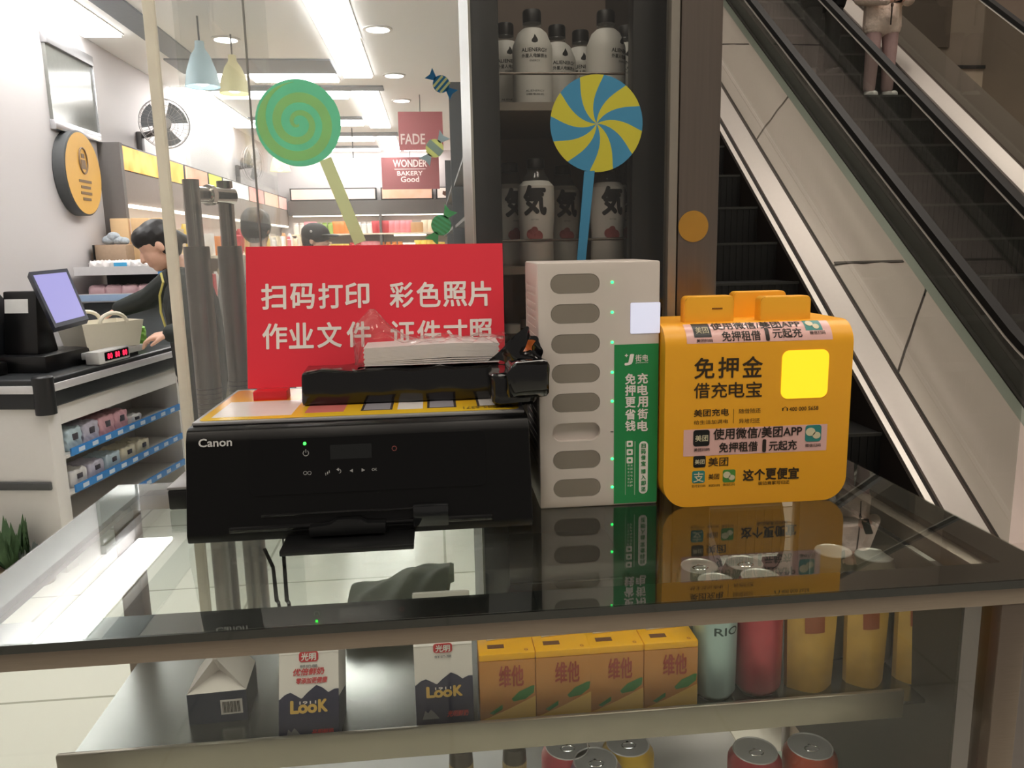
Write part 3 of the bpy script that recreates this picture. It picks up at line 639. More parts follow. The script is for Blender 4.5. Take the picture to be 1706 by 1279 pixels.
sl.grid(lambda a, b: sleeve(a, 0)*(1-b)+V((-0.1+0.19*a, 0.9535+0.002*math.sin(40*a), 1.2585))*b, 36, 8)
sl.grid(lambda a, b: sleeve(0, a)*(1-b)+V((-0.101+0.002*math.sin(30*a), 0.956+0.06*a, 1.2585))*b, 12, 8)
part('sleeve', sl, CLEAR, stk)
# ---------------------------------------------------------------- white charging station
cg = thing('charging_station', 'white upright power bank station with a green text panel, eight slots and green lights', 'charging station', (0.19, 0.96, CT))
QX0, QX1, QY0, QY1, QZ1 = 0.1185, 0.2650, 0.905, 1.028, 1.3785
def boolean(mb, cut, name):
    a = bpy.data.objects.new('a', tomesh('a', mb, [], None, 0)); b = bpy.data.objects.new('b', tomesh('b', cut, [], None, 0)); COL.objects.link(a); COL.objects.link(b)
    m = a.modifiers.new('x', 'BOOLEAN'); m.operation = 'DIFFERENCE'; m.object = b; m.solver = 'EXACT'; bpy.context.view_layer.update()
    me = bpy.data.meshes.new_from_object(a.evaluated_get(bpy.context.evaluated_depsgraph_get())); out = MB().add([v.co[:] for v in me.vertices], [tuple(p.vertices) for p in me.polygons])
    for o in (a, b): bpy.data.objects.remove(o)
    return out
body = MB().box((QX0, QY0, CT), (QX1, QY1, QZ1), 0.0025)
cut = MB(); slots = []
for i, v in enumerate((472.5, 522.5, 572.5, 622, 670.5, 719.5, 765.5, 812.5)):
    u = 958+(i*0.5); c, w_, h_ = rect_px(u-42, v-16, u+42, v+16, QY0); slots.append(c)
    cut.prism(roundrect(0.0585, 0.0228, 0.0112), c-Y_*0.004, X_, Z_, Y_, 0.012)
for k in range(24): cut.box((QX0-0.001, QY0+0.02, 1.13+k*0.0095), (QX0+0.0008, QY1-0.015, 1.134+k*0.0095))
CW = mat('station_white', '#cfc6bf', 0.45, var=0.02)
part('housing', boolean(body, cut, 'h'), CW, cg)
PBG = mat('power_bank_grey', '#857d73', 0.55, var=0.03)
for i, c in enumerate(slots):
    if i == 5: continue
    part('power_bank', MB().prism(roundrect(0.0578, 0.0222, 0.0109), c+Y_*0.0004, X_, Z_, Y_, 0.007), PBG, cg)
GL = mat('led_green_dot', '#30e060', emit=5, ecol='#25ff6a')
for v in (470, 520, 570, 620, 668, 764, 811):
    c = on_y(1020, v, QY0); part('led', MB().ell(c, (0.0017, 0.0012, 0.0016), n=10), GL, cg)
part('latch_tick', MB().box(on_y(1017, 719, QY0)-V((0, 0.0004, 0.0006)), on_y(1022, 719, QY0)+V((0, 0, 0.0006))), BLACKP, cg)
gx0 = on_y(1023, 700, QY0).x; gz1 = on_y(1060, 573, QY0).z
GP = part('green_panel', MB().box((gx0, QY0-0.0006, CT+0.0025), (QX1-0.001, QY0, gz1)), mat('station_green', '#1f8a4c', 0.45, var=0.03), cg)
Yg = QY0-0.0006
lt = MB()
for ch, x, ys in (('充电用街电', 1070.5, (630, 649, 669, 689, 709)), ('免押更省钱', 1050, (631, 650, 670, 690, 709))):
    for c_, v in zip(ch, ys): lt.text(c_, on_y(x, v, Yg), X_, Z_, w=0.0122, h=0.0125, bold=0.03)
lt.text('街电', on_y(1069, 596, Yg), X_, Z_, w=0.0155, h=0.0082, bold=0.012); lt.text('JIEDIAN', on_y(1069, 604, Yg), X_, Z_, w=0.015, h=0.0018)
lt.text('J', on_y(1048, 599, Yg), X_, Z_, w=0.0078, h=0.0118, bold=0.07, skew=0.2); lt.text('+', on_y(1043.5, 592, Yg), X_, Z_, w=0.0035, h=0.0035, bold=0.03)
pc, pw, ph = rect_px(1064.5, 735, 1079, 822, Yg); lt.prism(roundrect(pw, ph, pw*0.48), pc, X_, Z_, -Y_, 0.0004)
for v in (739, 753, 766.5):
    c, a_, b_ = rect_px(1044, v-5, 1054, v+5, Yg); lt.prism(roundrect(a_, b_, 0.001), c, X_, Z_, -Y_, 0.0004)
for j, (u, tx, v0) in enumerate(((1047, '微信支付宝扫码', 775), (1052, '美团街电APP', 775))):
    for k, ch in enumerate(tx): lt.text(ch, on_y(u, v0+k*5.6, Yg), X_, Z_, w=0.0026, h=0.0026)
for u in (1042, 1057.5): lt.box(on_y(u, 824, Yg)-V((0.0001, 0.0003, 0)), on_y(u, 735, Yg)+V((0.0001, 0, 0)))
part('lettering', lt, WHITE_LET, GP, smooth=0)
gt = MB()
for k, ch in enumerate('扫码借宝插入即还'): gt.text(ch, on_y(1071.7, 742+k*9.9+(3 if k > 3 else 0), Yg-0.0004), X_, Z_, w=0.0056, h=0.0056, bold=0.03)
gi = [(1049, 739), (1049, 753), (1049, 766.5)]
for (u, v) in gi: gt.prism(roundrect(0.0035, 0.003, 0.0012), on_y(u, v, Yg-0.0005), X_, Z_, -Y_, 0.0002)
part('green_lettering', gt, mat('station_green2', '#1f8a4c', 0.45), GP, smooth=0)
c, a_, b_ = rect_px(1050.5, 504, 1099.5, 555, QY0)
part('white_screen', MB().prism(roundrect(a_, b_, 0.001), c, X_, Z_, -Y_, 0.0008), mat('pale_screen', '#dfe2f6', 0.3, emit=0.45, ecol='#dfe4ff'), cg, label='pale glowing square screen')
# ---------------------------------------------------------------- yellow charging box
yb = thing('charging_box', 'yellow rounded power bank rental box with pink text strips and a glowing square', 'charging box', (0.385, 0.95, CT))
WX0, WX1, WY0, WY1, WZ1 = 0.2665, 0.4985, 0.885, 1.03, 1.303
YEL = mat('box_yellow', '#f3ad24', 0.42, var=0.02)
b = bmesh.new(); bmesh.ops.create_cube(b, size=1)
for v in b.verts: v.co = V(((WX0+WX1)/2+v.co.x*(WX1-WX0), (WY0+WY1)/2+v.co.y*(WY1-WY0), (CT+WZ1)/2+v.co.z*(WZ1-CT)))
def ed(fn): return [e for e in b.edges if fn(*[v.co for v in e.verts])]
bmesh.ops.bevel(b, geom=ed(lambda p, q: abs(p.y-q.y) > 0.05 and p.z < CT+0.01), offset=0.03, segments=8, affect='EDGES', profile=0.5)
FR = 0.028
bmesh.ops.bevel(b, geom=ed(lambda p, q: abs(p.x-q.x) > 0.15 and p.z > WZ1-0.01), offset=FR, segments=8, affect='EDGES', profile=0.5)
for v in b.verts: v.co.z = v.co.z
yb_body = MB().bm(b)
part('housing', yb_body, YEL, yb)
# front rim line: slightly smaller front shell
tabs = ((1141, 1224, 0.917), (1222, 1310, 0.965), (1267, 1352, 0.917))
for i, (u0, u1, y) in enumerate(tabs):
    a, b_ = on_y(u0, 500, y), on_y(u1, 500, y); zt = on_y((u0+u1)/2, 493 if i != 1 else 485, y).z
    t = MB().prism(roundrect(b_.x-a.x, 0.075, 0.006), V(((a.x+b_.x)/2, y, zt-0.0375)), X_, Z_, Y_, 0.018, 0, 0.002)
    pb_ = part('power_bank', t, mat('bank_yellow', '#f5b12c', 0.4, var=0.02), yb)
    if i == 0: part('port', MB().box((a.x+0.034, y-0.0006, zt-0.016), (a.x+0.047, y+0.001, zt-0.0145)), mat('port_brown', '#8a5a12', 0.5), pb_)
def yp(u, v): return on_y(u, v, WY0)
c, a_, b_ = rect_px(1302, 583, 1379.5, 663, WY0)
part('glow_panel', MB().prism(roundrect(a_, b_, 0.009), c, X_, Z_, -Y_, 0.0008), mat('glow_yellow', '#e8b020', 0.4, emit=0.9, ecol='#ffdc24'), yb, label='glowing yellow rounded square')
dk_, md_ = MB(), MB()
def T(mb, s, u0, v0, u1, v1, bold=0.0, mi=0, skew=0.0, y=None):
    c, a, h = rect_px(u0, v0, u1, v1, y or WY0); rz = -0.015*0
    mb.text(s, c, X_, Z_, w=None if s == '1' else a, h=h, bold=bold, mi=mi, skew=skew)
for k, ch in enumerate('免押金'): T(dk_, ch, 1157+k*40, 596-k*1.2, 1190+k*40, 630-k*1.2, 0.016)
for k, ch in enumerate('借充电宝'): T(dk_, ch, 1156+k*29, 638-k*0.8, 1182+k*29, 663-k*0.8, 0.012)
T(dk_, '美团充电', 1156, 681, 1214, 693, 0.014); T(dk_, '给生活加满电', 1156, 699, 1213, 706)
T(dk_, '随借随还', 1231, 680, 1267, 688); T(dk_, '异地归还', 1231, 696.5, 1266, 704.5)
dk_.box(yp(1222, 705)-V((0.0001, 0.0004, 0)), yp(1222, 681)+V((0.0001, 0, 0)))
T(dk_, '400 000 5658', 1315, 677, 1363, 683.5, 0.01)
for a0 in range(0, 180, 15):
    p0 = yp(1308, 681); t0, t1 = math.radians(a0), math.radians(a0+15); r = 0.0028
    dk_.add([p0+V((r*math.cos(t0), -0.0005, r*math.sin(t0))), p0+V((r*math.cos(t1), -0.0005, r*math.sin(t1))), p0+V((r*0.75*math.cos(t1), -0.0005, r*0.75*math.sin(t1))), p0+V((r*0.75*math.cos(t0), -0.0005, r*0.75*math.sin(t0)))], [(3, 2, 1, 0)])
for u in (1304, 1311.5): dk_.box(yp(u-1, 684)-V((0, 0.0005, 0)), yp(u+1, 679.5))
T(dk_, '美团', 1180, 761.5, 1213, 776, 0.012); T(dk_, '美团', 1180, 789, 1198, 798, 0.01)
T(dk_, '支付宝扫码', 1152, 807, 1175, 811.5); T(dk_, '美团扫码', 1180, 806, 1199, 810.5); T(dk_, '微信扫码', 1204, 804.5, 1224, 809)
for k, ch in enumerate('这个更便宜'): T(dk_, ch, 1238+k*18.8, 782-k*0.9, 1255+k*18.8, 800-k*0.9, 0.035)
T(dk_, '街边商家可归还', 1263, 800.5, 1315, 806.5, 0.012)
part('lettering', dk_, mat('box_lettering', '#33230b', 0.5), yb, smooth=0)
PINK = mat('pink_strip', '#e6b8b2', 0.22, var=0.03); ICB = mat('icon_black', '#0f0f0e', 0.4); ICT = mat('icon_teal', '#2f8580', 0.4); ICG = mat('icon_green', '#4c8a3a', 0.4); YL = mat('icon_yellow_letter', '#d8cfae', 0.5)
def chat(mb, c, s, mi):
    for dx, dz, r in ((-0.18, 0.1, 0.30), (0.2, -0.12, 0.25)):
        mb.prism([(s*(dx+r*math.cos(a*math.pi/9)), s*(dz+r*0.85*math.sin(a*math.pi/9))) for a in range(18)], c, X_, Z_, -Y_, 0.0003, mi)
def strip_content(mb, y, F=None):
    pass
s2 = MB(); c, a_, b_ = rect_px(1140, 711, 1378, 755, WY0); s2.prism(roundrect(a_, b_, 0.0008), c, X_, Z_, -Y_, 0.0003)
SP2 = part('text_strip', s2, PINK, yb, label='pink text strip across the middle of the front'); Ys = WY0-0.0004
l2 = MB()
T(l2, '使用微信/美团APP', 1189, 711, 1336, 729, 0.02, y=Ys); T(l2, '免押租借', 1198, 736, 1262, 752, 0.02, y=Ys); T(l2, '1', 1268, 733, 1278, 751, 0.07, y=Ys); T(l2, '元起充', 1281, 733.5, 1327, 749.5, 0.02, y=Ys)
T(l2, '美团扫码', 1156, 746, 1182, 751.5, 0.01, y=Ys); T(l2, '微信扫码', 1341, 738.5, 1367, 744, 0.01, y=Ys)
part('lettering', l2, BLACK_LET, SP2, smooth=0)
ICONS = []
def icon(u0, v0, u1, v1, mi, y=None):
    global icn
    icn = MB(); ICONS.append(icn); c, a, h = rect_px(u0, v0, u1, v1, y or Ys); icn.prism(roundrect(a, h, a*0.16), c, X_, Z_, -Y_, 0.0004, mi); return c-Y_*0.0005, a
c, a = icon(1155, 716, 1182, 743, 0); icn.text('美团', c, X_, Z_, w=a*0.78, bold=0.012, mi=3)
c, a = icon(1341.5, 708, 1368, 735, 1); chat(icn, c, a, 3)
c, a = icon(1155, 759, 1175.5, 778.5, 0, WY0); icn.text('美团', c, X_, Z_, w=a*0.78, bold=0.012, mi=3)
c, a = icon(1153, 784, 1174, 804.5, 1, WY0); icn.text('支', c, X_, Z_, w=a*0.8, bold=0.012, mi=3)
c, a = icon(1204, 782, 1225, 803, 2, WY0); chat(icn, c, a, 3)
for q_, icn in enumerate(ICONS): part('app_icon', icn, [ICB, ICT, ICG, YL], SP2 if q_ < 2 else yb, smooth=0)
# upper strip follows the rounded front edge
def arcp(s, lift):
    s0 = WZ1-FR
    if s <= 0: return V((0, WY0-lift, s0+s))
    t = s/FR
    if t > math.pi/2: return V((0, WY0+FR+(s-FR*math.pi/2), WZ1+lift))
    return V((0, WY0+FR-(FR+lift)*math.cos(t), s0+(FR+lift)*math.sin(t)))
def arc_s(u, v):          # arc length at which the rounded edge meets the photo line v
    best = min((abs(pv-v), s) for s in [i*0.0004-0.06 for i in range(240)] for pv in [proj(V(((WX0+WX1)/2, 0, 0))+arcp(s, 0))[1]]); return best[1]
def proj(p):
    d = p-EYE; return 853+FPX*d.dot(CR)/d.dot(CF), 639.5-FPX*d.dot(CU)/d.dot(CF)
def sx(u): return on_y(u, 550, WY0+0.005).x
S0, S1 = arc_s(0, 569), arc_s(0, 534)
us = MB(); us.grid(lambda a, b: V((sx(1143)+(sx(1385)-sx(1143))*a, 0, 0))+arcp(S0+(S1-S0)*b, 0.0004), 2, 14)
SP1 = part('text_strip', us, PINK, yb, label='pink text strip bent over the upper front edge')
u1 = MB()
def TA(mb, s, u0, v0, u1_, v1, bold, mi=0, lift=0.0008):
    a0, a1 = arc_s(0, v1), arc_s(0, v0); xm = (sx(u0)+sx(u1_))/2
    mb.text(s, (0, 0, 0), X_, Z_, w=None if s == '1' else sx(u1_)-sx(u0), h=a1-a0, bold=bold, mi=mi, fn=lambda a, b: V((xm+a, 0, 0))+arcp((a0+a1)/2+b, lift))
TA(u1, '使用微信/美团APP', 1188, 535, 1337, 547.5, 0.02); TA(u1, '免押租借', 1202, 551, 1266, 567, 0.02); TA(u1, '1', 1272, 548, 1283, 566, 0.07); TA(u1, '元起充', 1287, 549, 1335, 564, 0.02)
TA(u1, '美团扫码', 1159, 562, 1186, 567.5, 0.01); TA(u1, '微信扫码', 1348, 554, 1374, 560, 0.01)
part('lettering', u1, BLACK_LET, SP1, smooth=0)
UI = [MB(), MB()]
for u0, v0, u1_, v1, mi in ((1156, 537, 1185, 559, 0), (1343, 535, 1371, 553, 1)):
    ui = UI[mi]; a0, a1 = arc_s(0, v1), arc_s(0, v0); ui.grid(lambda a, b: V((sx(u0)+(sx(u1_)-sx(u0))*a, 0, 0))+arcp(a0+(a1-a0)*b, 0.0007), 2, 10, mi)
TA(UI[0], '美团', 1160, 543, 1181, 553, 0.012, 2, 0.0012)
for uu, vv, rr in ((1352, 542, 6.5), (1361, 547, 5.5)):
    s_ = arc_s(0, vv); xc = sx(uu); r_ = rr*0.00072; n_ = 14
    ui.add([V((xc+r_*math.cos(k*2*math.pi/n_), 0, 0))+arcp(s_+r_*math.sin(k*2*math.pi/n_), 0.0012) for k in range(n_)], [tuple(range(n_))], 2)
for ui in UI: part('app_icon', ui, [ICB, ICT, YL], SP1, smooth=0)
# ================================================================ goods inside the counter
# lemon tea cartons
TEA = [mat('tea_tan', '#c08440', 0.45, var=0.08), mat('tea_yellow_lit', '#f7b714', 0.4), mat('tea_red', '#9a3a26', 0.5), mat('tea_green', '#3d7a3c', 0.5), mat('tea_brown', '#6f4426', 0.5), mat('tea_lemon', '#dcb35a', 0.5)]  # yellow of the carton tops strengthened to paint in light from above
TW, TD, TH = 0.0605, 0.040, 0.079
def tea_box():
    t = thing('tea_carton', 'x', 'carton', (0, 0, 0), 0, 'lemon tea cartons on the upper shelf')
    part('carton', MB().box((-TW/2, 0, 0), (TW/2, TD, TH-0.008), 0.0015, mi=0).box((-TW/2, 0, TH-0.008), (TW/2, TD, TH), 0.0015, mi=1), TEA, t, world=False)
    d = MB(); F = V((0, -0.0001, 0)); 
    d.text('维他', F+V((0.004, 0, 0.053)), X_, Z_, w=0.026, h=0.024, bold=0.03, mi=2)
    d.prism([(-0.012, -0.006), (-0.004, 0.002), (0.010, 0.008), (0.013, 0.008), (0.012, 0.0), (0.003, -0.007), (-0.010, -0.009)], F+V((0.016, 0, 0.032)), X_, Z_, -Y_, 0.0003, 3)
    d.prism([(-0.03, 0), (0.03, 0), (0.03, 0.026), (0.0, 0.012)], F+V((0, 0, 0.002)), X_, Z_, -Y_, 0.0002, 5)
    d.prism([(-0.008, -0.003), (0.006, 0.006), (0.006, 0.001), (-0.004, -0.005)], F+V((-0.012, 0, 0.014)), X_, Z_, -Y_, 0.0004, 3)
    d.box((-0.02, 0.012, TH), (-0.002, 0.02, TH+0.0003), mi=4); d.text('G', (0.021, 0.006, TH), X_, Y_, h=0.004, bold=0.02, mi=2, lift=0.0003)
    part('print', d, TEA, t, world=False, smooth=0)
    part('straw', MB().tube([(-0.02, 0.03, TH+0.0015), (0.022, 0.034, TH+0.0015)], 0.0016, 8), mat('straw_white', '#e8e4dc', 0.4), t, world=False); return t
t0 = None
for i, (u, lab) in enumerate(((845, 'yellow lemon tea carton beside the blue milk carton, first of the row'), (936, 'yellow lemon tea carton, second from the blue milk carton'),
                 (1022, 'yellow lemon tea carton, third from the blue milk carton'), (1111, 'yellow lemon tea carton beside the pale blue can, last of the row'))):
    p = on_z(u, 1187-0.07*(u-845), SHZ); loc = (p.x, 0.762, SHZ)
    if i == 0: t0 = tea_box(); t0.location = loc; t0['label'] = lab
    else: dup(t0, loc, lab)
# milk cartons
MK = [mat('carton_white', '#e9e3df', 0.45, var=0.03), mat('carton_navy', '#1a1e42', 0.4), mat('carton_red', '#c9313a', 0.45), mat('carton_gold', '#d9b25a', 0.45), mat('carton_grey', '#7d7d84', 0.45)]
def milk(label, name='milk_carton', W=0.0615, H=0.092, roof=0.03):
    t = thing(name, label, 'carton', (0, 0, 0), 0, 'blue and white milk cartons'); D = W
    mb = MB(); hw = W/2
    wave = [(-hw, 0.047), (-hw*0.8, 0.052), (-hw*0.62, 0.054), (-hw*0.4, 0.050), (-hw*0.25, 0.047), (-hw*0.05, 0.053), (hw*0.25, 0.060), (hw*0.45, 0.057), (hw*0.65, 0.052), (hw*0.85, 0.055), (hw, 0.055)]
    mb.box((-hw, 0, 0), (hw, D, 0.0475), mi=1); mb.box((-hw, 0.0006, 0.0475), (hw, D, H), mi=0)
    mb.prism([(-hw, 0.0), (hw, 0.0)]+list(reversed(wave)), V((0, -0.0004, 0)), X_, Z_, Y_, 0.0008, 1)
    part('carton', mb, MK, t, world=False, smooth=0)
    rf = MB(); a = 0.006
    vs = [(-hw, 0, H), (hw, 0, H), (hw, D, H), (-hw, D, H), (-hw, D/2-a/2, H+roof), (hw, D/2-a/2, H+roof), (hw, D/2+a/2, H+roof), (-hw, D/2+a/2, H+roof)]
    rf.add(vs, [(0, 1, 5, 4), (2, 3, 7, 6), (1, 2, 6, 5), (3, 0, 4, 7), (4, 5, 6, 7)]); rf.box((-hw, D/2-0.0022, H+roof), (hw, D/2+0.0022, H+roof+0.016), mi=0)
    part('gable_top', rf, MK, t, world=False, smooth=0)
    d = MB(); F = V((0, -0.0008, 0))
    d.text('L', F+V((-0.0145, 0, 0.0395)), X_, Z_, w=0.0075, h=0.0115, bold=0.05, mi=3); d.text('K', F+V((0.0145, 0, 0.0395)), X_, Z_, w=0.0085, h=0.0115, bold=0.05, mi=3)
    for x in (-0.006, 0.0035): d.text('o', F+V((x, 0, 0.0372)), X_, Z_, w=0.0085, h=0.0075, bold=0.05, mi=3)
    d.text('1911', F+V((-0.001, 0, 0.0433)), X_, Z_, w=0.017, h=0.003, bold=0.02, mi=0)
    d.text('光明鲜奶', F+V((0.014, 0, 0.013)), X_, Z_, w=0.022, h=0.007, bold=0.03, mi=2, skew=0.2); d.prism([(-0.012, -0.006), (-0.009, 0.004), (-0.006, 0.001), (-0.003, 0.005), (0.001, 0.001), (0.006, -0.006)], F+V((-0.012, 0, 0.014)), X_, Z_, -Y_, 0.0003, 4)
    part('print', d, MK, t, world=False, smooth=0)
    f2_ = MB(); F = V((0, -0.0001, 0))
    f2_.prism(roundrect(0.020, 0.0105, 0.003), F+V((0, 0, H-0.003)), X_, Z_, -Y_, 0.0003, 2); f2_.text('光明', F+V((0, -0.0004, H-0.003)), X_, Z_, w=0.015, h=0.0075, bold=0.03, mi=0)
    f2_.text('鲜奶屋', F+V((0, 0, H-0.0125)), X_, Z_, w=0.018, h=0.003, bold=0.01, mi=4)
    part('emblem', f2_, MK, t, world=False, smooth=0)
    return t, f2_
m1, _ = milk('upright blue and white milk carton standing beside the lemon tea cartons'); p = on_z(742, 1195, SHZ); m1.location = (p.x, 0.765, SHZ)
m2, _ = milk('blue and white milk carton leaning back near the left end of the upper shelf'); p = on_z(520, 1225, SHZ); m2.location = (-0.147, 0.7445, SHZ+0.0005)
m2.rotation_euler = (math.radians(-20), 0, 0)
rt = [c for c in m2.children if c.name.startswith('gable_top')][0]
em = MB(); em.text('优倍鲜奶', (0, -0.0002, 0.074), X_, Z_, w=0.032, h=0.007, bold=0.03, mi=2, skew=0.2); em.text('零添加更健康', (0.003, -0.0002, 0.065), X_, Z_, w=0.032, h=0.006, bold=0.03, mi=2, skew=0.2)
part('red_lettering', em, MK, m2, world=False, smooth=0)
# third carton, side on and sunk low with barcode
m3 = thing('milk_carton', 'short grey and white milk carton with a barcode, nearest the left end of the shelf', 'carton', (-0.252, 0.80, SHZ), math.radians(3), 'blue and white milk cartons')
mb = MB().box((-0.031, 0, 0), (0.031, 0.06, 0.036), mi=1); part('carton', mb, [MK[0], mat('carton_slate', '#3a3f52', 0.4)], m3, world=False, smooth=0)
rf = MB(); H = 0.036; vs = [(-0.031, 0, H), (0.031, 0, H), (0.031, 0.06, H), (-0.031, 0.06, H), (-0.002, 0.006, H+0.035), (0.002, 0.006, H+0.035), (0.002, 0.054, H+0.035), (-0.002, 0.054, H+0.035), (0.0, 0.022, H+0.014)]
rf.add(vs, [(0, 1, 8), (0, 8, 4), (8, 1, 5), (4, 8, 5), (1, 2, 6, 5), (2, 3, 7, 6), (3, 0, 4, 7), (4, 5, 6, 7)]); rf.box((-0.0025, 0.006, H+0.035), (0.0025, 0.054, H+0.05))
part('gable_top', rf, MK[0], m3, world=False, smooth=0)
bc = MB().box((0.003, -0.0004, 0.009), (0.026, 0, 0.026), mi=0)
for k in range(16): bc.box((0.005+k*0.0012, -0.0007, 0.011), (0.005+k*0.0012+(0.0007 if k % 3 else 0.0004), -0.0003, 0.024), mi=1)
part('barcode', bc, [MK[0], BLACK_LET], m3, world=False, smooth=0)
# grey sachets seen through the glass top, and a blue yellow carton top
gp = thing('paper_bag', 'crumpled grey paper bag under the glass top below the printer tray', 'bag', (-0.06, 1.01, SHZ), 0)
def bagf(a, b): return V((-0.135+0.135*a+0.012*b, 0.965+0.10*b, SHZ+0.03+0.030*a+0.016*math.sin(3.1*b)+0.004*math.sin(9*a+3*b)+0.003*math.sin(19*a-9*b)))
g = MB(); g.grid(bagf, 24, 20); g.grid(lambda a, b: bagf(a, b)*(1)-V((0, 0, 0.028)), 24, 20); g.grid(lambda a, b: bagf(a, 0)-V((0, 0, 0.028*b)), 24, 3); g.grid(lambda a, b: bagf(a, 1)-V((0, 0, 0.028*b)), 24, 3)
g.grid(lambda a, b: bagf(0, a)-V((0, 0, 0.028*b)), 20, 3); g.grid(lambda a, b: bagf(1, a)-V((0, 0, 0.028*b)), 20, 3); part('bag', g, mat('grey_paper', '#e6eadd', 0.6, var=0.1, scale=50, transl=0.5), gp)
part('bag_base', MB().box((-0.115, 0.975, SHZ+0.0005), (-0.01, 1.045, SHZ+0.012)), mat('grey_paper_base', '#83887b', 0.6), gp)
# tall cans: pale blue, pink, patterned pouches
def can_body(r, h, base=0.004):
    return [(0.0, 0.001), (r*0.72, 0.0), (r*0.8, base*0.3), (r, 0.010), (r, h-0.014), (r*0.985, h-0.010), (r*0.83, h-0.002), (r*0.83, h)]
def can_lid(r, h):
    return [(r*0.83, h), (r*0.81, h+0.0012), (r*0.77, h), (r*0.76, h-0.0045), (r*0.72, h-0.0065), (r*0.68, h-0.004), (r*0.5, h-0.0036), (0, h-0.0028)]
ALU = mat('can_aluminium', '#c9c6c0', 0.30, 0.45, var=0.03)
def can(label, r, h, m, loc, group, tab=True, txt=None, name='drink_can'):
    t = thing(name, label, 'can', loc, 0, group)
    part('body', MB().lathe(can_body(r, h), cap=False), m, t, world=False); part('lid', MB().lathe(can_lid(r, h)), ALU, t, world=False)
    if tab:
        q = MB(); z = h-0.0018
        pts = [(0.009*math.cos(a*math.pi/8), 0.0055*math.sin(a*math.pi/8)-0.004, z+0.0012) for a in range(16)]; q.tube(pts, 0.0012, 6, closed=True); q.box((-0.0035, 0.0005, z), (0.0035, 0.007, z+0.0012), 0.0004); q.cyl((0, 0.003, z), (0, 0.003, z+0.002), 0.002, n=10)
        part('pull_tab', q, CHROME, t, world=False)
    if txt:
        d = MB(); xx = r*1.003
        d.text(txt, (0, 0, 0), X_, Z_, w=0.03, h=0.009, bold=0.02, fn=lambda a, b: V((xx*math.sin((a+0.006)/xx), -xx*math.cos((a+0.006)/xx), h*0.80-0.022+b))); part('lettering', d, mat('can_ink', '#25403c', 0.5), t, world=False, smooth=0)
    return t
CANB = mat('can_pale_blue', '#a9c4c2', 0.35, 0.3); CANP = mat('can_pink', '#b4404c', 0.35, 0.3)
can('pale blue slim drink can beside the last lemon tea carton', 0.0245, 0.135, CANB, (on_y(1190, 1110, 0.785).x, 0.787, SHZ), 'slim cans on the upper shelf', False, 'RIO')
can('dark pink slim drink can right of the pale blue one', 0.0265, 0.135, CANP, (on_y(1264, 1110, 0.785).x, 0.79, SHZ), 'slim cans on the upper shelf', False)
POUCH = mat('pouch_yellow', '#c29a45', 0.4, var=0.35, scale=38)
def pouch(label, u, wd):
    x = on_y(u, 1110, 0.785).x; t = thing('snack_pouch', label, 'pouch', (x, 0.79, SHZ), 0, 'yellow pouches on the upper shelf')
    def f(a, b, s): k = math.sin(math.pi*min(1, max(0, b*1.15+0.0)))**0.6 if b < 0.87 else 0.25; return V((wd*(a-0.5)*(0.86+0.14*b), s*(0.004+0.016*math.sin(math.pi*a)*(1-b*0.85)), b*0.125))
    m = MB(); m.grid(lambda a, b: f(a, b, -1), 12, 12); m.grid(lambda a, b: f(1-a, b, 1), 12, 12); m.grid(lambda a, b: f(0, b, -1)*(1-a)+f(0, b, 1)*a, 2, 12); m.grid(lambda a, b: f(1, b, 1)*(1-a)+f(1, b, -1)*a, 2, 12); m.grid(lambda a, b: f(a, 0, 1)*(1-b)+f(a, 0, -1)*b, 12, 2)
    part('pouch', m, POUCH, t, world=False)
    part('print', MB().grid(lambda a, b: f(0.3+0.4*a, 0.55+0.25*b, -1)-V((0, 0.0006, 0)), 8, 8), mat('pouch_red', '#8e4a26', 0.45), t, world=False)
    part('seal', MB().box((-wd*0.5, -0.0025, 0.121), (wd*0.5, 0.0025, 0.131)), mat('pouch_seal', '#b08a3c', 0.4), t, world=False)
for u, wd, l in ((1350, 0.062, 'yellow snack pouch standing next to the pink can'), (1442, 0.052, 'yellow snack pouch in the middle of the three on the shelf'), (1515, 0.036, 'yellow snack pouch at the right end of the upper shelf')): pouch(l, u, wd)
# cans behind, seen through the glass top
for u, v, l, tb in ((1388, 918, 'silver topped can under the glass, behind the yellow pouches, the brighter one', False), (1456, 925, 'silver topped can under the glass nearest the right edge of the counter', False),
                (1240, 938, 'silver topped can under the glass below the yellow charging box', True), (1165, 943, 'silver topped can under the glass nearest the green panel reflection', True)):
    h = 0.132; p = on_z(u, v, SHZ+h); can(l, 0.0262, h, mat('can_grey', '#8f8a7a', 0.35, 0.5), (p.x, p.y, SHZ), 'cans at the back of the upper shelf', tb)
LZ = 0.658
RED1 = mat('can_red', '#a93640', 0.35, 0.3); RED2 = mat('can_orange_red', '#b64b2c', 0.35, 0.3); YC = mat('can_yellow', '#c9a423', 0.35, 0.3)
for u, v, m, l in ((1258, 1250, RED1, 'red drink can with a pull tab on the lower shelf, left of two'), (1350, 1243, RED2, 'orange red drink can with a pull tab on the lower shelf, right of two'),
                   (945, 1243, CANP, 'pinkish red can on the lower shelf behind a silver topped one'), (1046, 1238, YC, 'yellow can on the lower shelf below the lemon tea cartons'), (992, 1268, mat('can_lilac', '#9a8fa6', 0.35, 0.4), 'silver topped lilac can in front of the red and yellow ones')):
    h = 0.118; p = on_z(u, v, LZ+h); can(l, 0.033, h, m, (p.x, p.y, LZ), 'cans on the lower shelf')
GLB = glass('bottle_clear', (0.85, 0.87, 0.85), haze=0.06, gloss=1.2); CAPG = mat('cap_gold', '#9a8760', 0.35, 0.6, var=0.2, scale=200)
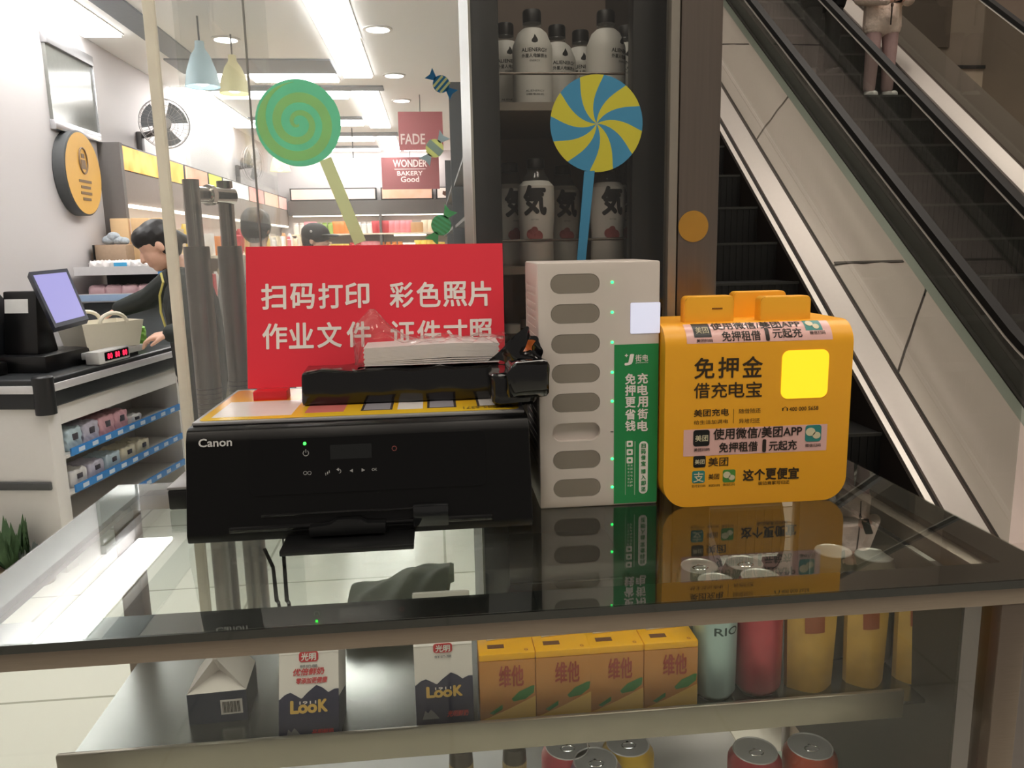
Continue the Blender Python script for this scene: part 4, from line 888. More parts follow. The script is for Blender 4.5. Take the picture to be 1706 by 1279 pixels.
for u, v, l in ((768, 1262, 'clear bottle with a ribbed gold cap, left one on the lower shelf'), (857, 1258, 'clear bottle with a ribbed gold cap, right one on the lower shelf')):
    p = on_z(u, v, LZ+0.125); t = thing('glass_bottle', l, 'bottle', (p.x, p.y, LZ), 0, 'bottles on the lower shelf')
    part('bottle', MB().lathe([(0.0, 0.0), (0.026, 0.0), (0.027, 0.004), (0.027, 0.075), (0.014, 0.098), (0.0125, 0.11), (0.0125, 0.12)]), GLB, t, world=False)
    part('cap_top', MB().lathe([(0.0148, 0.120), (0.0142, 0.132), (0.011, 0.137), (0, 0.138)]), mat('cap_dark', '#4b463e', 0.3, 0.6), t, world=False)
    q = MB().lathe([(0.0145, 0.108), (0.0145, 0.122)])
    for k in range(30): a = k*math.pi/15; q.box((0.0145*math.cos(a)-0.0004, 0.0145*math.sin(a)-0.0004, 0.109), (0.0145*math.cos(a)+0.0004, 0.0145*math.sin(a)+0.0004, 0.121))
    part('cap', q, CAPG, t, world=False)
# ================================================================ drinks cabinet behind the glass
fr = thing('drinks_cabinet', 'black framed drinks cabinet of bottles behind the glass wall', 'drinks cabinet', (0.2, 1.35, 0))
FB = mat('cabinet_black', '#191a18', 0.4, var=0.1)
KX0, KX1, KY0, KY1 = 0.062, 0.348, 1.165, 1.56
part('stile', MB().box((KX0, KY0, 0), (KX0+0.040, KY0+0.03, 2.2), 0.002), FB, fr)
part('stile', MB().box((KX1-0.052, KY0, 0), (KX1, KY0+0.03, 2.2), 0.002), FB, fr)
part('side_panel', MB().box((KX0, KY0+0.03, 0), (KX0+0.008, KY1, 2.2)), FB, fr)
part('side_panel', MB().box((KX1-0.008, KY0+0.03, 0), (KX1, KY1, 2.2)), FB, fr)
part('back_panel', MB().box((KX0+0.008, KY1-0.01, 0), (KX1-0.008, KY1, 2.2)), mat('cabinet_brown', '#9a887c', 0.5), fr)
part('top_panel', MB().box((KX0, KY0, 2.2), (KX1, KY1, 2.26)), FB, fr)
part('door_edge', MB().box((KX0-0.003, KY0-0.004, 0), (KX0+0.0005, KY0+0.004, 2.2)), mat('pale_edge', '#a9a79f', 0.3), fr)
ZS = (1.612, 1.366, 1.12, 0.80, 0.45)
RAIL = mat('cabinet_rail', '#6c645c', 0.4, 0.5)
for i, z in enumerate(ZS):
    part('shelf', MB().box((KX0+0.008, KY0+0.06, z-0.012), (KX1-0.008, KY1-0.01, z)), mat('cabinet_shelf', '#8c847a', 0.5), fr)
    part('retaining_rail', MB().tube([(KX0+0.04, KY0+0.055, z+0.040), (KX1-0.05, KY0+0.055, z+0.040)], 0.0022, 8), RAIL, fr)
part('cabinet_lamp', MB().box((KX0+0.05, KY0+0.05, 2.17), (KX1-0.06, KY1-0.03, 2.185)), mat('cabinet_led', '#ffffff', emit=2.6, ecol=(1, 0.93, 0.82)), fr)
BW = mat('bottle_white', '#d8d6cf', 0.4, var=0.04); BT = glass('bottle_neck_clear', (0.86, 0.88, 0.87), haze=0.10, gloss=1.3); CAPB = mat('bottle_cap_black', '#1c1c1c', 0.4); INK = mat('bottle_ink', '#2b2b2b', 0.5); PINKI = mat('peach_ink', '#a05a58', 0.5, var=0.3, scale=90)
def wrapt(mb, s, r, z, w, h, bold=0.0, mi=0, ang=0.0):
    mb.text(s, (0, 0, 0), X_, Z_, w=w, h=h, bold=bold, mi=mi, fn=lambda a, b: V((r*1.006*math.sin(a/r+ang), -r*1.006*math.cos(a/r+ang), z+b)))
def energy(ang=0.0):
    t = thing('drink_bottle', 'x', 'bottle', (0, 0, 0), 0, 'white electrolyte drink bottles on the top shelf'); r = 0.0315
    part('label_sleeve', MB().lathe([(0.0, 0), (r*0.9, 0), (r, 0.004), (r, 0.088), (r*0.97, 0.094), (r*0.72, 0.112), (r*0.5, 0.118)]), BW, t, world=False)
    part('neck', MB().lathe([(r*0.5, 0.117), (0.0135, 0.122), (0.0155, 0.125), (0.0125, 0.130)]), BT, t, world=False)
    part('cap', MB().lathe([(0.0145, 0.127), (0.0145, 0.143), (0.013, 0.146), (0, 0.1465)]), CAPB, t, world=False)
    d = MB(); wrapt(d, 'ALIENERGY', r, 0.082, 0.042, 0.0055, 0.02, 0, ang); wrapt(d, '外星人电解质水', r, 0.0735, 0.042, 0.0058, 0.02, 0, ang); wrapt(d, 'ENERGY', r, 0.066, 0.016, 0.0028, 0, 0, ang)
    wrapt(d, 'ALIENERGY', r, 0.022, 0.03, 0.003, 0.0, 0, ang); wrapt(d, '0糖电解质', r, 0.017, 0.028, 0.003, 0.0, 0, ang)
    pts = [(0.0, 0.009), (0.0035, 0.003), (0.0055, -0.001), (0.005, -0.005), (0.002, -0.006), (0.0, -0.0085), (-0.002, -0.006), (-0.005, -0.005), (-0.005, -0.001), (-0.002, 0.003)]
    d.add([V((r*0.93*math.sin((x)/r+ang), -r*0.94*math.cos((x)/r+ang)-0.0012, 0.0975+z*0.8)) for x, z in pts], [tuple(range(len(pts)))])
    part('print', d, INK, t, world=False, smooth=0); return t
def qi(ang=0.0):
    t = thing('drink_bottle', 'x', 'bottle', (0, 0, 0), 0, 'white peach drink bottles on the middle shelf'); r = 0.030
    part('label_sleeve', MB().lathe([(0.0, 0), (r*0.85, 0), (r*0.95, 0.005), (r*0.9, 0.05), (r*0.98, 0.075), (r, 0.10), (r*0.97, 0.126), (r*0.7, 0.134)]), BW, t, world=False)
    part('neck', MB().lathe([(r*0.7, 0.133), (r*0.66, 0.139), (0.0135, 0.150), (0.0152, 0.153), (0.0125, 0.157)]), BT, t, world=False)
    part('cap', MB().lathe([(0.0142, 0.154), (0.0142, 0.167), (0.0128, 0.169), (0, 0.1695)]), CAPB, t, world=False)
    d = MB(); wrapt(d, '気', r, 0.103, 0.036, 0.044, 0.05, 0, ang); wrapt(d, '苏打气泡水', r, 0.073, 0.012, 0.0025, 0, 0, ang)
    for dx, dz, s in ((-0.007, 0.050, 0.008), (0.004, 0.047, 0.009), (-0.001, 0.056, 0.006)):
        d.add([V((r*0.97*math.sin((dx+s*math.cos(k*math.pi/8))/r+ang), -r*0.97*math.cos((dx+s*math.cos(k*math.pi/8))/r+ang)-0.0005, dz+s*math.sin(k*math.pi/8))) for k in range(16)], [tuple(range(16))], 1)
    part('print', d, [INK, PINKI], t, world=False, smooth=0); return t
e0 = None
for i, (u, y, rz, l) in enumerate(((887, 1.285, 0, 'white electrolyte bottle at the front, left of centre on the top shelf'), (1009, 1.285, 0.75, 'white electrolyte bottle at the front turned sideways, above the pinwheel lollipop'),
                (842, 1.36, 0.15, 'white electrolyte bottle half hidden by the left black frame'), (928, 1.37, 0.3, 'white electrolyte bottle in the second rank behind the front left one'),
                (967, 1.40, 0.0, 'white electrolyte bottle in the second rank between the two front ones'), (1043, 1.37, -0.1, 'white electrolyte bottle half hidden by the right black frame'))):
    loc = (on_y(u, 100, y).x, y, ZS[0])
    if i == 0: e0 = energy(); e0.location = loc; e0['label'] = l
    else: dup(e0, loc, l, rz)
q0 = None
for i, (u, y, rz, l) in enumerate(((893, 1.285, -0.2, 'white peach drink bottle at the front, left of the lollipop stick'), (1012, 1.33, 0.1, 'white peach drink bottle right of the blue lollipop stick'),
                (850, 1.345, 0.25, 'white peach drink bottle half hidden by the left black frame'), (938, 1.40, 0.1, 'white peach drink bottle in shade behind the front one'), (1040, 1.40, 0.0, 'white peach drink bottle half hidden by the right black frame'))):
    loc = (on_y(u, 330, y).x, y, ZS[1])
    if i == 0: q0 = qi(); q0.location = loc; q0['label'] = l; q0.rotation_euler = (0, 0, rz)
    else: dup(q0, loc, l, rz)
for i, (u, y) in enumerate(((852, 1.285), (880, 1.36))):
    loc = V((on_y(u, 500, y).x, y, ZS[2])); t = thing('drink_bottle', ['clear water bottle on the third shelf beside the white station', 'clear water bottle on the third shelf hidden behind the white station'][i], 'bottle', loc, 0, 'clear bottles on the third shelf')
    part('bottle', MB().lathe([(0, 0), (0.024, 0), (0.026, 0.005), (0.026, 0.05), (0.024, 0.055), (0.026, 0.06), (0.026, 0.105), (0.013, 0.128), (0.0125, 0.14)], n=20), BT, t, world=False)
    part('cap', MB().lathe([(0.014, 0.136), (0.014, 0.150), (0, 0.151)], n=16), BW, t, world=False)
    part('label_band', MB().lathe([(0.0262, 0.062), (0.0262, 0.10)], n=20), mat('band_grey', '#8f9494', 0.5), t, world=False)
# ================================================================ glass door with its double pull handle
dr = thing('door_1', 'open frameless glass door leaf with a double stainless pull handle beside the red board', 'door', (-0.402, 1.5, 0)); dr['kind'] = 'structure'
part('leaf', MB().box((-0.409, 1.40, 0.02), (-0.401, 2.15, 2.4)), glass('door_glass', (0.97, 0.98, 0.975), haze=0.02, gloss=0.5), dr)
hd = dr
STN = mat('handle_stainless', '#8d857e', 0.14, 1.0, var=0.05, scale=60, stretch=(1, 1, 0.1)); GRIP = mat('handle_sleeve', '#7a726b', 0.28, 0.95, var=0.08)
for x, y, zt, nm in ((-0.425, 1.47, 1.525, 'a'), (-0.387, 1.55, 1.528, 'b')):
    tb = MB().cyl((x, y, 0.55), (x, y, zt), 0.0143, n=24); p = part('pull_handle', tb, STN, hd)
    part('sleeve', MB().lathe([(0.0143, 1.408), (0.022, 1.408), (0.0225, 1.404), (0.0225, 0.62), (0.0143, 0.618)], (x, y, 0), n=28), GRIP, p)
    rb = MB()
    for k in range(8): rb.lathe([(0.0222, 0), (0.0229, 0.001), (0.0229, 0.002), (0.0222, 0.003)], (x, y, 1.085+k*0.009), n=24)
    part('grip_rings', rb, mat('grip_dark', '#4a4541', 0.4, 0.5), p)
cn = MB().cyl((-0.425, 1.485, 1.500), (-0.372, 1.545, 1.500), 0.0150, n=24); cn.cyl((-0.407, 1.503, 1.5), (-0.402, 1.511, 1.5), 0.019, n=24); part('connector', cn, CHROME, hd)
# ================================================================ left wall of the shop
def led_box(label, segs, loc0, alongY, parent_name='light_box'): pass
FASC = mat('brown_fascia', '#8b8079', 0.6, var=0.05)
def wall_box(label, y0, y1, col, z0=1.945, z1=2.10):
    t = thing('light_box', label, 'light box', (SX0+0.06, (y0+y1)/2, z0), 0, 'lit picture boxes along the left wall')
    part('frame', MB().box((SX0, y0, z0-0.01), (SX0+0.12, y1, z1+0.012), 0.003), GREYD, t)
    m = mat('lit_'+col[0].lstrip('#')+col[1].lstrip('#'), col[0], 0.5, emit=LED_BOX*0.5, var=0.0)
    nt = m.node_tree; b = nt.nodes['Principled BSDF']; tc = nt.nodes.new('ShaderNodeTexCoord'); no = nt.nodes.new('ShaderNodeTexNoise'); no.inputs['Scale'].default_value = 5; cr = nt.nodes.new('ShaderNodeValToRGB')
    cr.color_ramp.elements[0].position = 0.38; cr.color_ramp.elements[1].position = 0.62; cr.color_ramp.elements[0].color = (*rgb(col[0]), 1); cr.color_ramp.elements[1].color = (*rgb(col[1]), 1)
    nt.links.new(tc.outputs['Object'], no.inputs['Vector']); nt.links.new(no.outputs['Fac'], cr.inputs[0]); nt.links.new(cr.outputs[0], b.inputs['Emission Color'])
    part('picture', MB().box((SX0+0.118, y0+0.03, z0), (SX0+0.124, y1-0.03, z1)), m, t)
for l, y0, y1, cl_ in (('yellow and orange lit picture box nearest on the left wall', 5.55, 6.9, ('#f5a93c', '#fff08a')), ('lit picture box of pale pink and orange behind the pale glass edge', 6.9, 7.6, ('#ef9d80', '#f6d7c0')),
                   ('lime green lit picture box on the left wall', 7.6, 8.1, ('#dbe04a', '#e6e87a')), ('white lit picture box behind the top of the pull handle', 8.1, 9.2, ('#f4efe8', '#e9e6e0')),
                   ('pink lit picture box on the left wall under the second fan', 9.2, 10.0, ('#ee9a93', '#f4c4b8')), ('peach lit picture box on the left wall', 10.0, 10.9, ('#f5b99d', '#f7d9c8')), ('dusty pink lit picture box at the far end of the left wall', 10.9, 11.5, ('#e8a8a0', '#eec0b4'))):
    wall_box(l, y0, y1, cl_)
lsx = thing('wall_shelf', 'tall brown topped snack shelving along the left wall under the lit boxes', 'shelf', (SX0+0.2, 8.5, 0))
part('fascia', MB().box((SX0, 5.55, 1.72), (SX0+0.13, 11.5, 1.935)), FASC, lsx)
part('end_panel', MB().box((SX0, 5.50, 0), (SX0+0.14, 5.55, 2.11)), mat('shelf_end_grey', '#6f6a67', 0.5), lsx)
SHW = mat('shelf_cream', '#e7d9c4', 0.5)
LZS = (0.35, 0.70, 1.03, 1.36)
for z in LZS: part('shelf_board', MB().box((SX0, 5.55, z-0.02), (SX0+0.40, 11.5, z)), SHW, lsx)
part('shelf_lamp', MB().box((SX0+0.10, 5.6, 1.700), (SX0+0.14, 11.4, 1.718)), mat('shelf_led', '#fff4d8', emit=5, ecol=(1, 0.93, 0.78)), lsx)
PK = [('pink', '#e58d94'), ('red', '#c9434a'), ('orange', '#e08a45'), ('cream', '#ead9bd'), ('white', '#ece8e4'), ('green', '#9dbb62'), ('yellow', '#e5c455'), ('tan', '#c79b6c'), ('brown', '#86604a'), ('lilac', '#b7a3c4')]
PM = {n: mat('packet_'+n, c, 0.45, var=0.12, scale=18) for n, c in PK}
rnd = random.Random(11)
def packet_mesh(w, d, h):
    def f(a, b, s): k = math.sin(math.pi*b)**0.5 if 0 < b < 1 else 0; return (w*(a-0.5), s*d*0.5*(0.15+0.85*k)*(math.sin(math.pi*(0.1+0.8*a))), h*b)
    m = MB(); m.grid(lambda a, b: f(a, b, -1), 5, 7); m.grid(lambda a, b: f(1-a, b, 1), 5, 7)
    m.grid(lambda a, b: tuple(V(f(0, b, 1))*(1-a)+V(f(0, b, -1))*a), 2, 7); m.grid(lambda a, b: tuple(V(f(1, b, -1))*(1-a)+V(f(1, b, 1))*a), 2, 7); return m
def box_mesh(w, d, h): return MB().box((-w/2, -d/2, 0), (w/2, d/2, h), min(w, d, h)*0.06)
def jar_mesh(w, d, h): return MB().lathe([(0, 0), (w*0.48, 0), (w*0.5, h*0.04), (w*0.5, h*0.78), (w*0.40, h*0.84), (w*0.42, h*0.86), (w*0.42, h), (0, h)], n=14)
SHAPES = {'packet': (packet_mesh, 0.13, 0.07, 0.22), 'box': (box_mesh, 0.12, 0.08, 0.18), 'jar': (jar_mesh, 0.10, 0.10, 0.20)}
PROTO = {}
def good(kind, colr, loc, rz, label, group, sc=1.0, cat=None):
    key = (kind, colr, round(sc, 2))
    if key not in PROTO:
        fn, w, d, h = SHAPES[kind]; PROTO[key] = tomesh('snack_'+kind, fn(w*sc, d*sc, h*sc), PM[colr])
    o = bpy.data.objects.new('snack_'+kind, PROTO[key]); COL.objects.link(o); o.location = loc; o.rotation_euler = (0, 0, rz)
    return tag(o, label, cat or kind, group)
for zi, z in enumerate(LZS):
    if zi < 1: continue
    y = 5.66
    while y < 11.3:
        kd = rnd.choice(['packet', 'packet', 'box', 'jar']); cn_ = rnd.choice(['pink', 'orange', 'cream', 'white', 'tan', 'white', 'yellow', 'red'] if zi == 3 else ['cream', 'tan', 'brown', 'white', 'orange', 'red'])
        sc = rnd.choice((0.9, 1.0, 1.1)); lev = ['lowest', 'lower', 'middle', 'top'][zi]
        good(kd, cn_, (SX0+0.30, y, z), math.pi/2+rnd.uniform(-.1, .1), '%s snack %s on the %s board of the left wall shelving' % (cn_, kd, lev), 'snacks on the %s board of the left wall' % lev, sc); y += 0.155*sc+rnd.uniform(0.01, 0.05)
# back wall
bs = thing('wall_shelf', 'back wall snack shelving with a dark grey fascia behind the man in a cap', 'shelf', (-0.9, 11.4, 0))
FG = mat('grey_fascia', '#63605d', 0.6)
part('fascia', MB().box((-2.0, 11.40, 1.86), (0.30, 11.58, 2.06)), FG, bs)
for z in (1.0, 1.32, 1.60): part('shelf_board', MB().box((-2.0, 11.22, z-0.02), (0.30, 11.6, z)), SHW, bs)
part('upright', MB().box((-0.745, 11.24, 0), (-0.715, 11.6, 1.86)), FG, bs)
part('shelf_lamp', MB().box((-1.95, 11.40, 1.845), (0.28, 11.44, 1.858)), mat('shelf_led_b', '#fff4d8', emit=4, ecol=(1, 0.93, 0.78)), bs)
part('shelf_lamp', MB().box((-0.55, 11.24, 1.555), (-0.1, 11.27, 1.575)), mat('shelf_led', '#fff4d8'), bs)
for l, x0, x1, cc in (('pale pink and cream lit picture box at the left of the back wall', -1.98, -0.78, ('#f1d3c8', '#efe4da')), ('peach lit picture box in the middle of the back wall', -0.72, 0.02, ('#f2b596', '#f6e2d0')), ('white lit picture box with a dark spot at the right of the back wall', 0.06, 0.30, ('#efe6dc', '#f4ece4'))):
    t = thing('light_box', l, 'light box', ((x0+x1)/2, 11.45, 2.07), 0, 'lit picture boxes on the back wall')
    part('frame', MB().box((x0, 11.45, 2.065), (x1, 11.58, 2.235), 0.003), GREYD, t)
    m = mat('lit_back_'+cc[0].lstrip('#'), cc[0], 0.5, emit=0.42, var=0); nt = m.node_tree; b = nt.nodes['Principled BSDF']; tc = nt.nodes.new('ShaderNodeTexCoord'); no = nt.nodes.new('ShaderNodeTexNoise'); no.inputs['Scale'].default_value = 7; cr = nt.nodes.new('ShaderNodeValToRGB')
    cr.color_ramp.elements[0].position = 0.4; cr.color_ramp.elements[1].position = 0.6; cr.color_ramp.elements[0].color = (*rgb(cc[0]), 1); cr.color_ramp.elements[1].color = (*rgb(cc[1]), 1)
    nt.links.new(tc.outputs['Object'], no.inputs['Vector']); nt.links.new(no.outputs['Fac'], cr.inputs[0]); nt.links.new(cr.outputs[0], b.inputs['Emission Color'])
    part('picture', MB().box((x0+0.02, 11.444, 2.08), (x1-0.02, 11.452, 2.22)), m, t)
    if x0 > 0: part('dark_motif', MB().prism([(-0.04, -0.02), (0.0, -0.045), (0.045, -0.01), (0.02, 0.005), (0.03, 0.035), (-0.005, 0.02), (-0.03, 0.03)], (0.19, 11.444, 2.15), X_, Z_, -Y_, 0.001), mat('motif_brown', '#6b4a3a', 0.5), t)
seq = {1.60: [('jar', 'white', 2), ('packet', 'pink', 2), ('jar', 'green', 3), ('packet', 'orange', 4), ('jar', 'white', 3), ('packet', 'red', 3), ('packet', 'pink', 4), ('box', 'tan', 2), ('packet', 'cream', 2), ('box', 'lilac', 1), ('jar', 'white', 1)],
       1.32: [('jar', 'tan', 3), ('packet', 'cream', 3), ('box', 'yellow', 3), ('jar', 'red', 2), ('packet', 'pink', 3), ('jar', 'orange', 4), ('box', 'white', 2), ('packet', 'yellow', 3), ('box', 'yellow', 2)]}
for z, sq in seq.items():
    x = -1.90; sp = 2.1/sum(n for _, _, n in sq)
    for kd, cn_, n in sq:
        for k in range(n):
            lev = 'upper' if z > 1.5 else 'lower'
            good(kd, cn_, (x, 11.33, z), rnd.uniform(-.08, .08), '%s snack %s on the %s board of the back wall' % (cn_, kd, lev), 'snacks on the %s board of the back wall' % lev, 0.78); x += sp
# red posters on the back wall
def poster(label, px, lines, col, name):
    c, a, h = rect_px(*px, 7.4 if name == 'upper' else 11.0); t = thing('hanging_poster', label, 'poster', c-Z_*h/2, 0, 'red posters at the back of the shop')
    part('panel', MB().box(c-V((a/2, -0.001, h/2)), c+V((a/2, 0.02, h/2))), mat(col[0], col[1], 0.5, var=0.05, scale=2), t); d = MB()
    for s, u0, v0, u1, v1 in lines:
        cc, aa, hh = rect_px(u0, v0, u1, v1, c.y-0.001)
        if s == '-': d.box(cc-V((aa/2, 0.002, hh/2)), cc+V((aa/2, 0, hh/2)))
        else: d.text(s, cc, X_, Z_, w=aa, h=hh, bold=0.02)
    part('lettering', d, mat('poster_letter', '#efd9d6', 0.5), t, smooth=0)
    part('cord', MB().tube([c+V((0, 0.01, h/2)), V((c.x, c.y+0.01, SH))], 0.004, 6), GREYD, t)
poster('dusty red hanging poster lettered FADE, the upper of two', (664, 186, 738, 250), [('FADE', 668, 223, 708, 240)], ('poster_red', '#b5656a'), 'upper')
poster('dark red hanging poster lettered WONDER, the lower of two', (636, 262, 732, 315), [('WONDER', 655, 266, 711, 278), ('-', 657, 281, 709, 282), ('BAKERY', 662, 285, 704, 292), ('Good', 668, 294, 698, 303)], ('poster_maroon', '#8e4f52'), 'lower')
# right hand shelving of the shop, hung with packets
for i, (y0, y1, x0, zt, l) in enumerate(((3.9, 5.9, 0.165, 2.53, 'tall dark shelving beside the black frame, nearest of the three on the right'), (6.0, 8.5, 0.150, 2.58, 'tall dark shelving on the right, middle of the three'), (8.6, 11.1, 0.150, 2.30, 'dark shelving on the right, the farthest of the three'))):
    t = thing('tall_shelf', l, 'shelf', (0.3, (y0+y1)/2, 0), 0, 'dark shelving on the right side of the shop')
    part('back_board', MB().box((SX1-0.05, y0, 0), (SX1-0.03, y1, zt)), mat('shelving_dark', '#45484a', 0.6), t)
    part('end_panel', MB().box((x0, y0, 0), (SX1-0.03, y0+0.03, zt)), mat('shelving_dark', '#45484a'), t)
    for z in (0.5, 0.9, 1.25, 1.55, 1.85): part('shelf_board', MB().box((x0, y0+0.03, z-0.02), (SX1-0.05, y1, z)), mat('shelving_dark', '#45484a'), t)
    for k in range(9):
        y = y0+0.15+k*(y1-y0-0.25)/9
        for z in (1.25, 1.55, 1.85):
            cn_ = rnd.choice(['white', 'cream', 'white', 'tan', 'yellow'])
            good('packet', cn_, (x0+0.10, y, z), math.pi/2+rnd.uniform(-.2, .2), '%s snack packet on the %s right hand shelving' % (cn_, ['nearest', 'middle', 'farthest'][i]), 'packets on the %s right hand shelving' % ['nearest', 'middle', 'farthest'][i], rnd.choice((0.9, 1.0, 1.15)))
# wall fans
def fan(label, c, wall_y, tilt, R=0.17):
    c = V(c); t = thing('wall_fan', label, 'fan', (SX0, wall_y, c.z), 0, 'fans on the left wall')
    FD = mat('fan_dark', '#54504f', 0.5); FW = mat('fan_wire', '#a7a5a6', 0.4, 0.5); FBl = mat('fan_blade', '#6e7277', 0.4)
    wm_ = V((SX0+0.02, wall_y, c.z-0.10))
    part('bracket', MB().box((SX0, wall_y-0.03, c.z-0.30), (SX0+0.04, wall_y+0.03, c.z-0.02), 0.008).tube([wm_+V((0, 0, 0.05)), (SX0+0.12, wall_y, c.z-0.03), tuple(c+V((-0.03, 0.06, 0)))], 0.022, 10), FD, t)
    ax = V((math.sin(tilt), -math.cos(tilt), -0.05)).normalized(); x = ax.cross(Z_).normalized(); y = x.cross(ax)
    part('motor', MB().cyl(c-ax*0.12, c-ax*0.02, 0.06, 0.05, 16), FD, t)
    b = MB()
    for k in range(3):
        a0 = k*2*math.pi/3
        def bl(a, r): th_ = a0+1.2*(a-0.2); rr = 0.03+r*(R-0.045); return c+(x*math.cos(th_)+y*math.sin(th_))*rr+ax*(0.02*(a-0.5))
        b.grid(bl, 6, 5)
    b.cyl(c-ax*0.02, c+ax*0.02, 0.03, 0.022, 14); part('blades', b, FBl, t)
    g = MB()
    for rr, dz in ((R, 0.0), (R*0.98, 0.03), (R*0.7, 0.05), (R*0.35, 0.058), (R*0.98, -0.03), (R*0.6, -0.05)):
        g.tube([c+(x*math.cos(k*math.pi/14)+y*math.sin(k*math.pi/14))*rr+ax*dz for k in range(28)], 0.0035 if dz == 0 else 0.0018, 5, closed=True)
    for k in range(32):
        d = x*math.cos(k*math.pi/16)+y*math.sin(k*math.pi/16); g.tube([c+ax*0.058+d*0.03, c+d*R*0.7+ax*0.05, c+d*R, c+d*R*0.6-ax*0.05, c-ax*0.055+d*0.05], 0.0012, 4)
    part('guard', g, FW, t); part('badge', MB().cyl(c+ax*0.056, c+ax*0.064, 0.035, n=16), FW, t)
fan('dark wall fan behind the pale glass edge, the nearer one', on_y(274, 206, 6.0), 6.25, 0.5, 0.17)
fan('dark wall fan seen from the side left of the green lollipop, the farther one', on_y(421, 272, 9.2), 9.2, 1.25, 0.19)
# framed glossy board and round sign on the left wall
GXW = SX0+0.03
t = thing('framed_board', 'framed glossy grey board high on the white left wall', 'board', (SX0, 5.19, 2.12))
part('panel', MB().box((SX0, 4.89, 2.12), (SX0+0.02, 5.49, 2.62)), mat('glossy_board', '#83847f', 0.16, 0.2), t)
part('top_frame', MB().box((SX0, 4.88, 2.575), (SX0+0.035, 5.50, 2.635), 0.003), mat('frame_grey', '#8d8c8d', 0.4, 0.4), t)
part('bottom_frame', MB().box((SX0, 4.88, 2.105), (SX0+0.035, 5.50, 2.16), 0.003), mat('frame_silver', '#c9c9cb', 0.25, 0.7), t)
part('side_frame', MB().box((SX0, 5.49, 2.12), (SX0+0.03, 5.50, 2.62)), mat('frame_silver', '#c9c9cb'), t)
ds = thing('round_sign', 'round yellow sign with a black rim on the white left wall', 'sign', (SX0, 5.09, 1.63))
cD = V((SX0, 5.09, 1.874))
part('rim', MB().lathe([(0.0, 0.0), (0.245, 0.0), (0.25, 0.005), (0.25, 0.066), (0.243, 0.07)], cD, n=48, axis=(1, 0, 0)), mat('sign_rim', '#4b4d4e', 0.5), ds)
part('face', MB().lathe([(0.240, 0.0715), (0.0, 0.072)], cD, n=48, axis=(1, 0, 0)), mat('sign_yellow', '#e3b052', 0.5, var=0.03), ds)
d = MB(); fx = SX0+0.0735
d.tube([(fx, 5.09+0.055*math.cos(k*math.pi/12), 1.95+0.075*math.sin(k*math.pi/12)) for k in range(24)], 0.006, 6, closed=True); d.box((fx-0.001, 5.06, 1.90), (fx+0.001, 5.12, 1.955)); d.box((fx-0.001, 5.07, 1.965), (fx+0.001, 5.11, 1.99))
for z, w_ in ((1.82, 0.17), (1.785, 0.13), (1.75, 0.15), (1.715, 0.11)): d.box((fx-0.001, 5.09-w_/2, z), (fx+0.001, 5.09+w_/2, z+0.016))
part('emblem', d, mat('sign_brown', '#7d6140', 0.5), ds, smooth=0)
# pendants
def pendant(label, u, v, Y, r, h, m, lit=None):
    c = on_y(u, v, Y); t = thing('pendant_lamp', label, 'pendant lamp', (c.x, c.y, SH), 0, 'pendant lamps of the shop')
    part('cord', MB().tube([(c.x, c.y, c.z+h*0.5), (c.x, c.y, SH)], 0.006, 6), GREYD, t)
    part('shade', MB().lathe([(r*0.26, h*0.52), (r*0.28, h*0.36), (r*0.55, h*0.2), (r*0.85, -h*0.15), (r, -h*0.5), (r*0.97, -h*0.49), (r*0.8, -h*0.14), (r*0.5, h*0.18)], c, n=28), m, t)
    part('bulb', MB().ell(c-V((0, 0, h*0.32)), (r*0.5, r*0.5, h*0.16)), LED if lit is None else lit, t)
pendant('pale blue bell pendant lamp near the ceiling', 335, 108, 5.0, 0.10, 0.25, mat('shade_blue', '#a9c3cc', 0.5))
pendant('pale yellow bell pendant lamp right of the blue one', 389, 125, 5.4, 0.095, 0.23, mat('shade_yellow', '#d9d09a', 0.5))
pendant('small yellow and white pendant lamp under the green lollipop', 466, 268, 9.0, 0.11, 0.22, mat('shade_cream', '#e8d9a6', 0.5))
pendant('small white pendant lamp in front of the far wall', 589, 272, 9.4, 0.13, 0.10, mat('shade_white', '#e8e2e0', 0.5))
# ================================================================ checkout counter (its own axes: +Y runs back along the shelves, -X to the left)
ROT = math.radians(-9.4); O_ = V((-1.674, 3.445, 0))
ck = thing('checkout_counter', 'white checkout counter with a black top, silver trim and side shelves', 'counter', O_, ROT)
CKW = mat('checkout_white', '#dedbd7', 0.45, var=0.02); TOPB = mat('checkout_top_black', '#26282a', 0.35, var=0.08); SIL = mat('checkout_silver', '#e2e0e2', 0.3, 0.4)
L_ = 1.15
def pl(name, mb, m, **k): return part(name, mb, m, ck, world=False, **k)
pl('end_panel', MB().box((-1.3, 0, 0), (-0.002, 0.085, 0.76), 0.003), CKW)
pl('back_panel', MB().box((-0.30, 0.085, 0), (-0.28, L_, 0.76)), CKW)
pl('far_panel', MB().box((-0.28, L_-0.03, 0), (-0.002, L_, 0.76)), CKW)
pl('header_panel', MB().box((-0.06, 0.085, 0.66), (-0.004, L_-0.03, 0.76)), CKW)
pl('body', MB().box((-1.3, 0.085, 0.02), (-0.30, L_, 0.76)), CKW)
pl('countertop', MB().box((-1.3, -0.015, 0.745), (0.012, L_+0.03, 0.875), 0.012, 3), TOPB)
pl('silver_trim', MB().box((-1.3, -0.024, 0.815), (-0.03, -0.010, 0.85), 0.004), SIL); pl('silver_trim', MB().box((0.008, 0.03, 0.815), (0.020, L_, 0.85), 0.004), SIL)
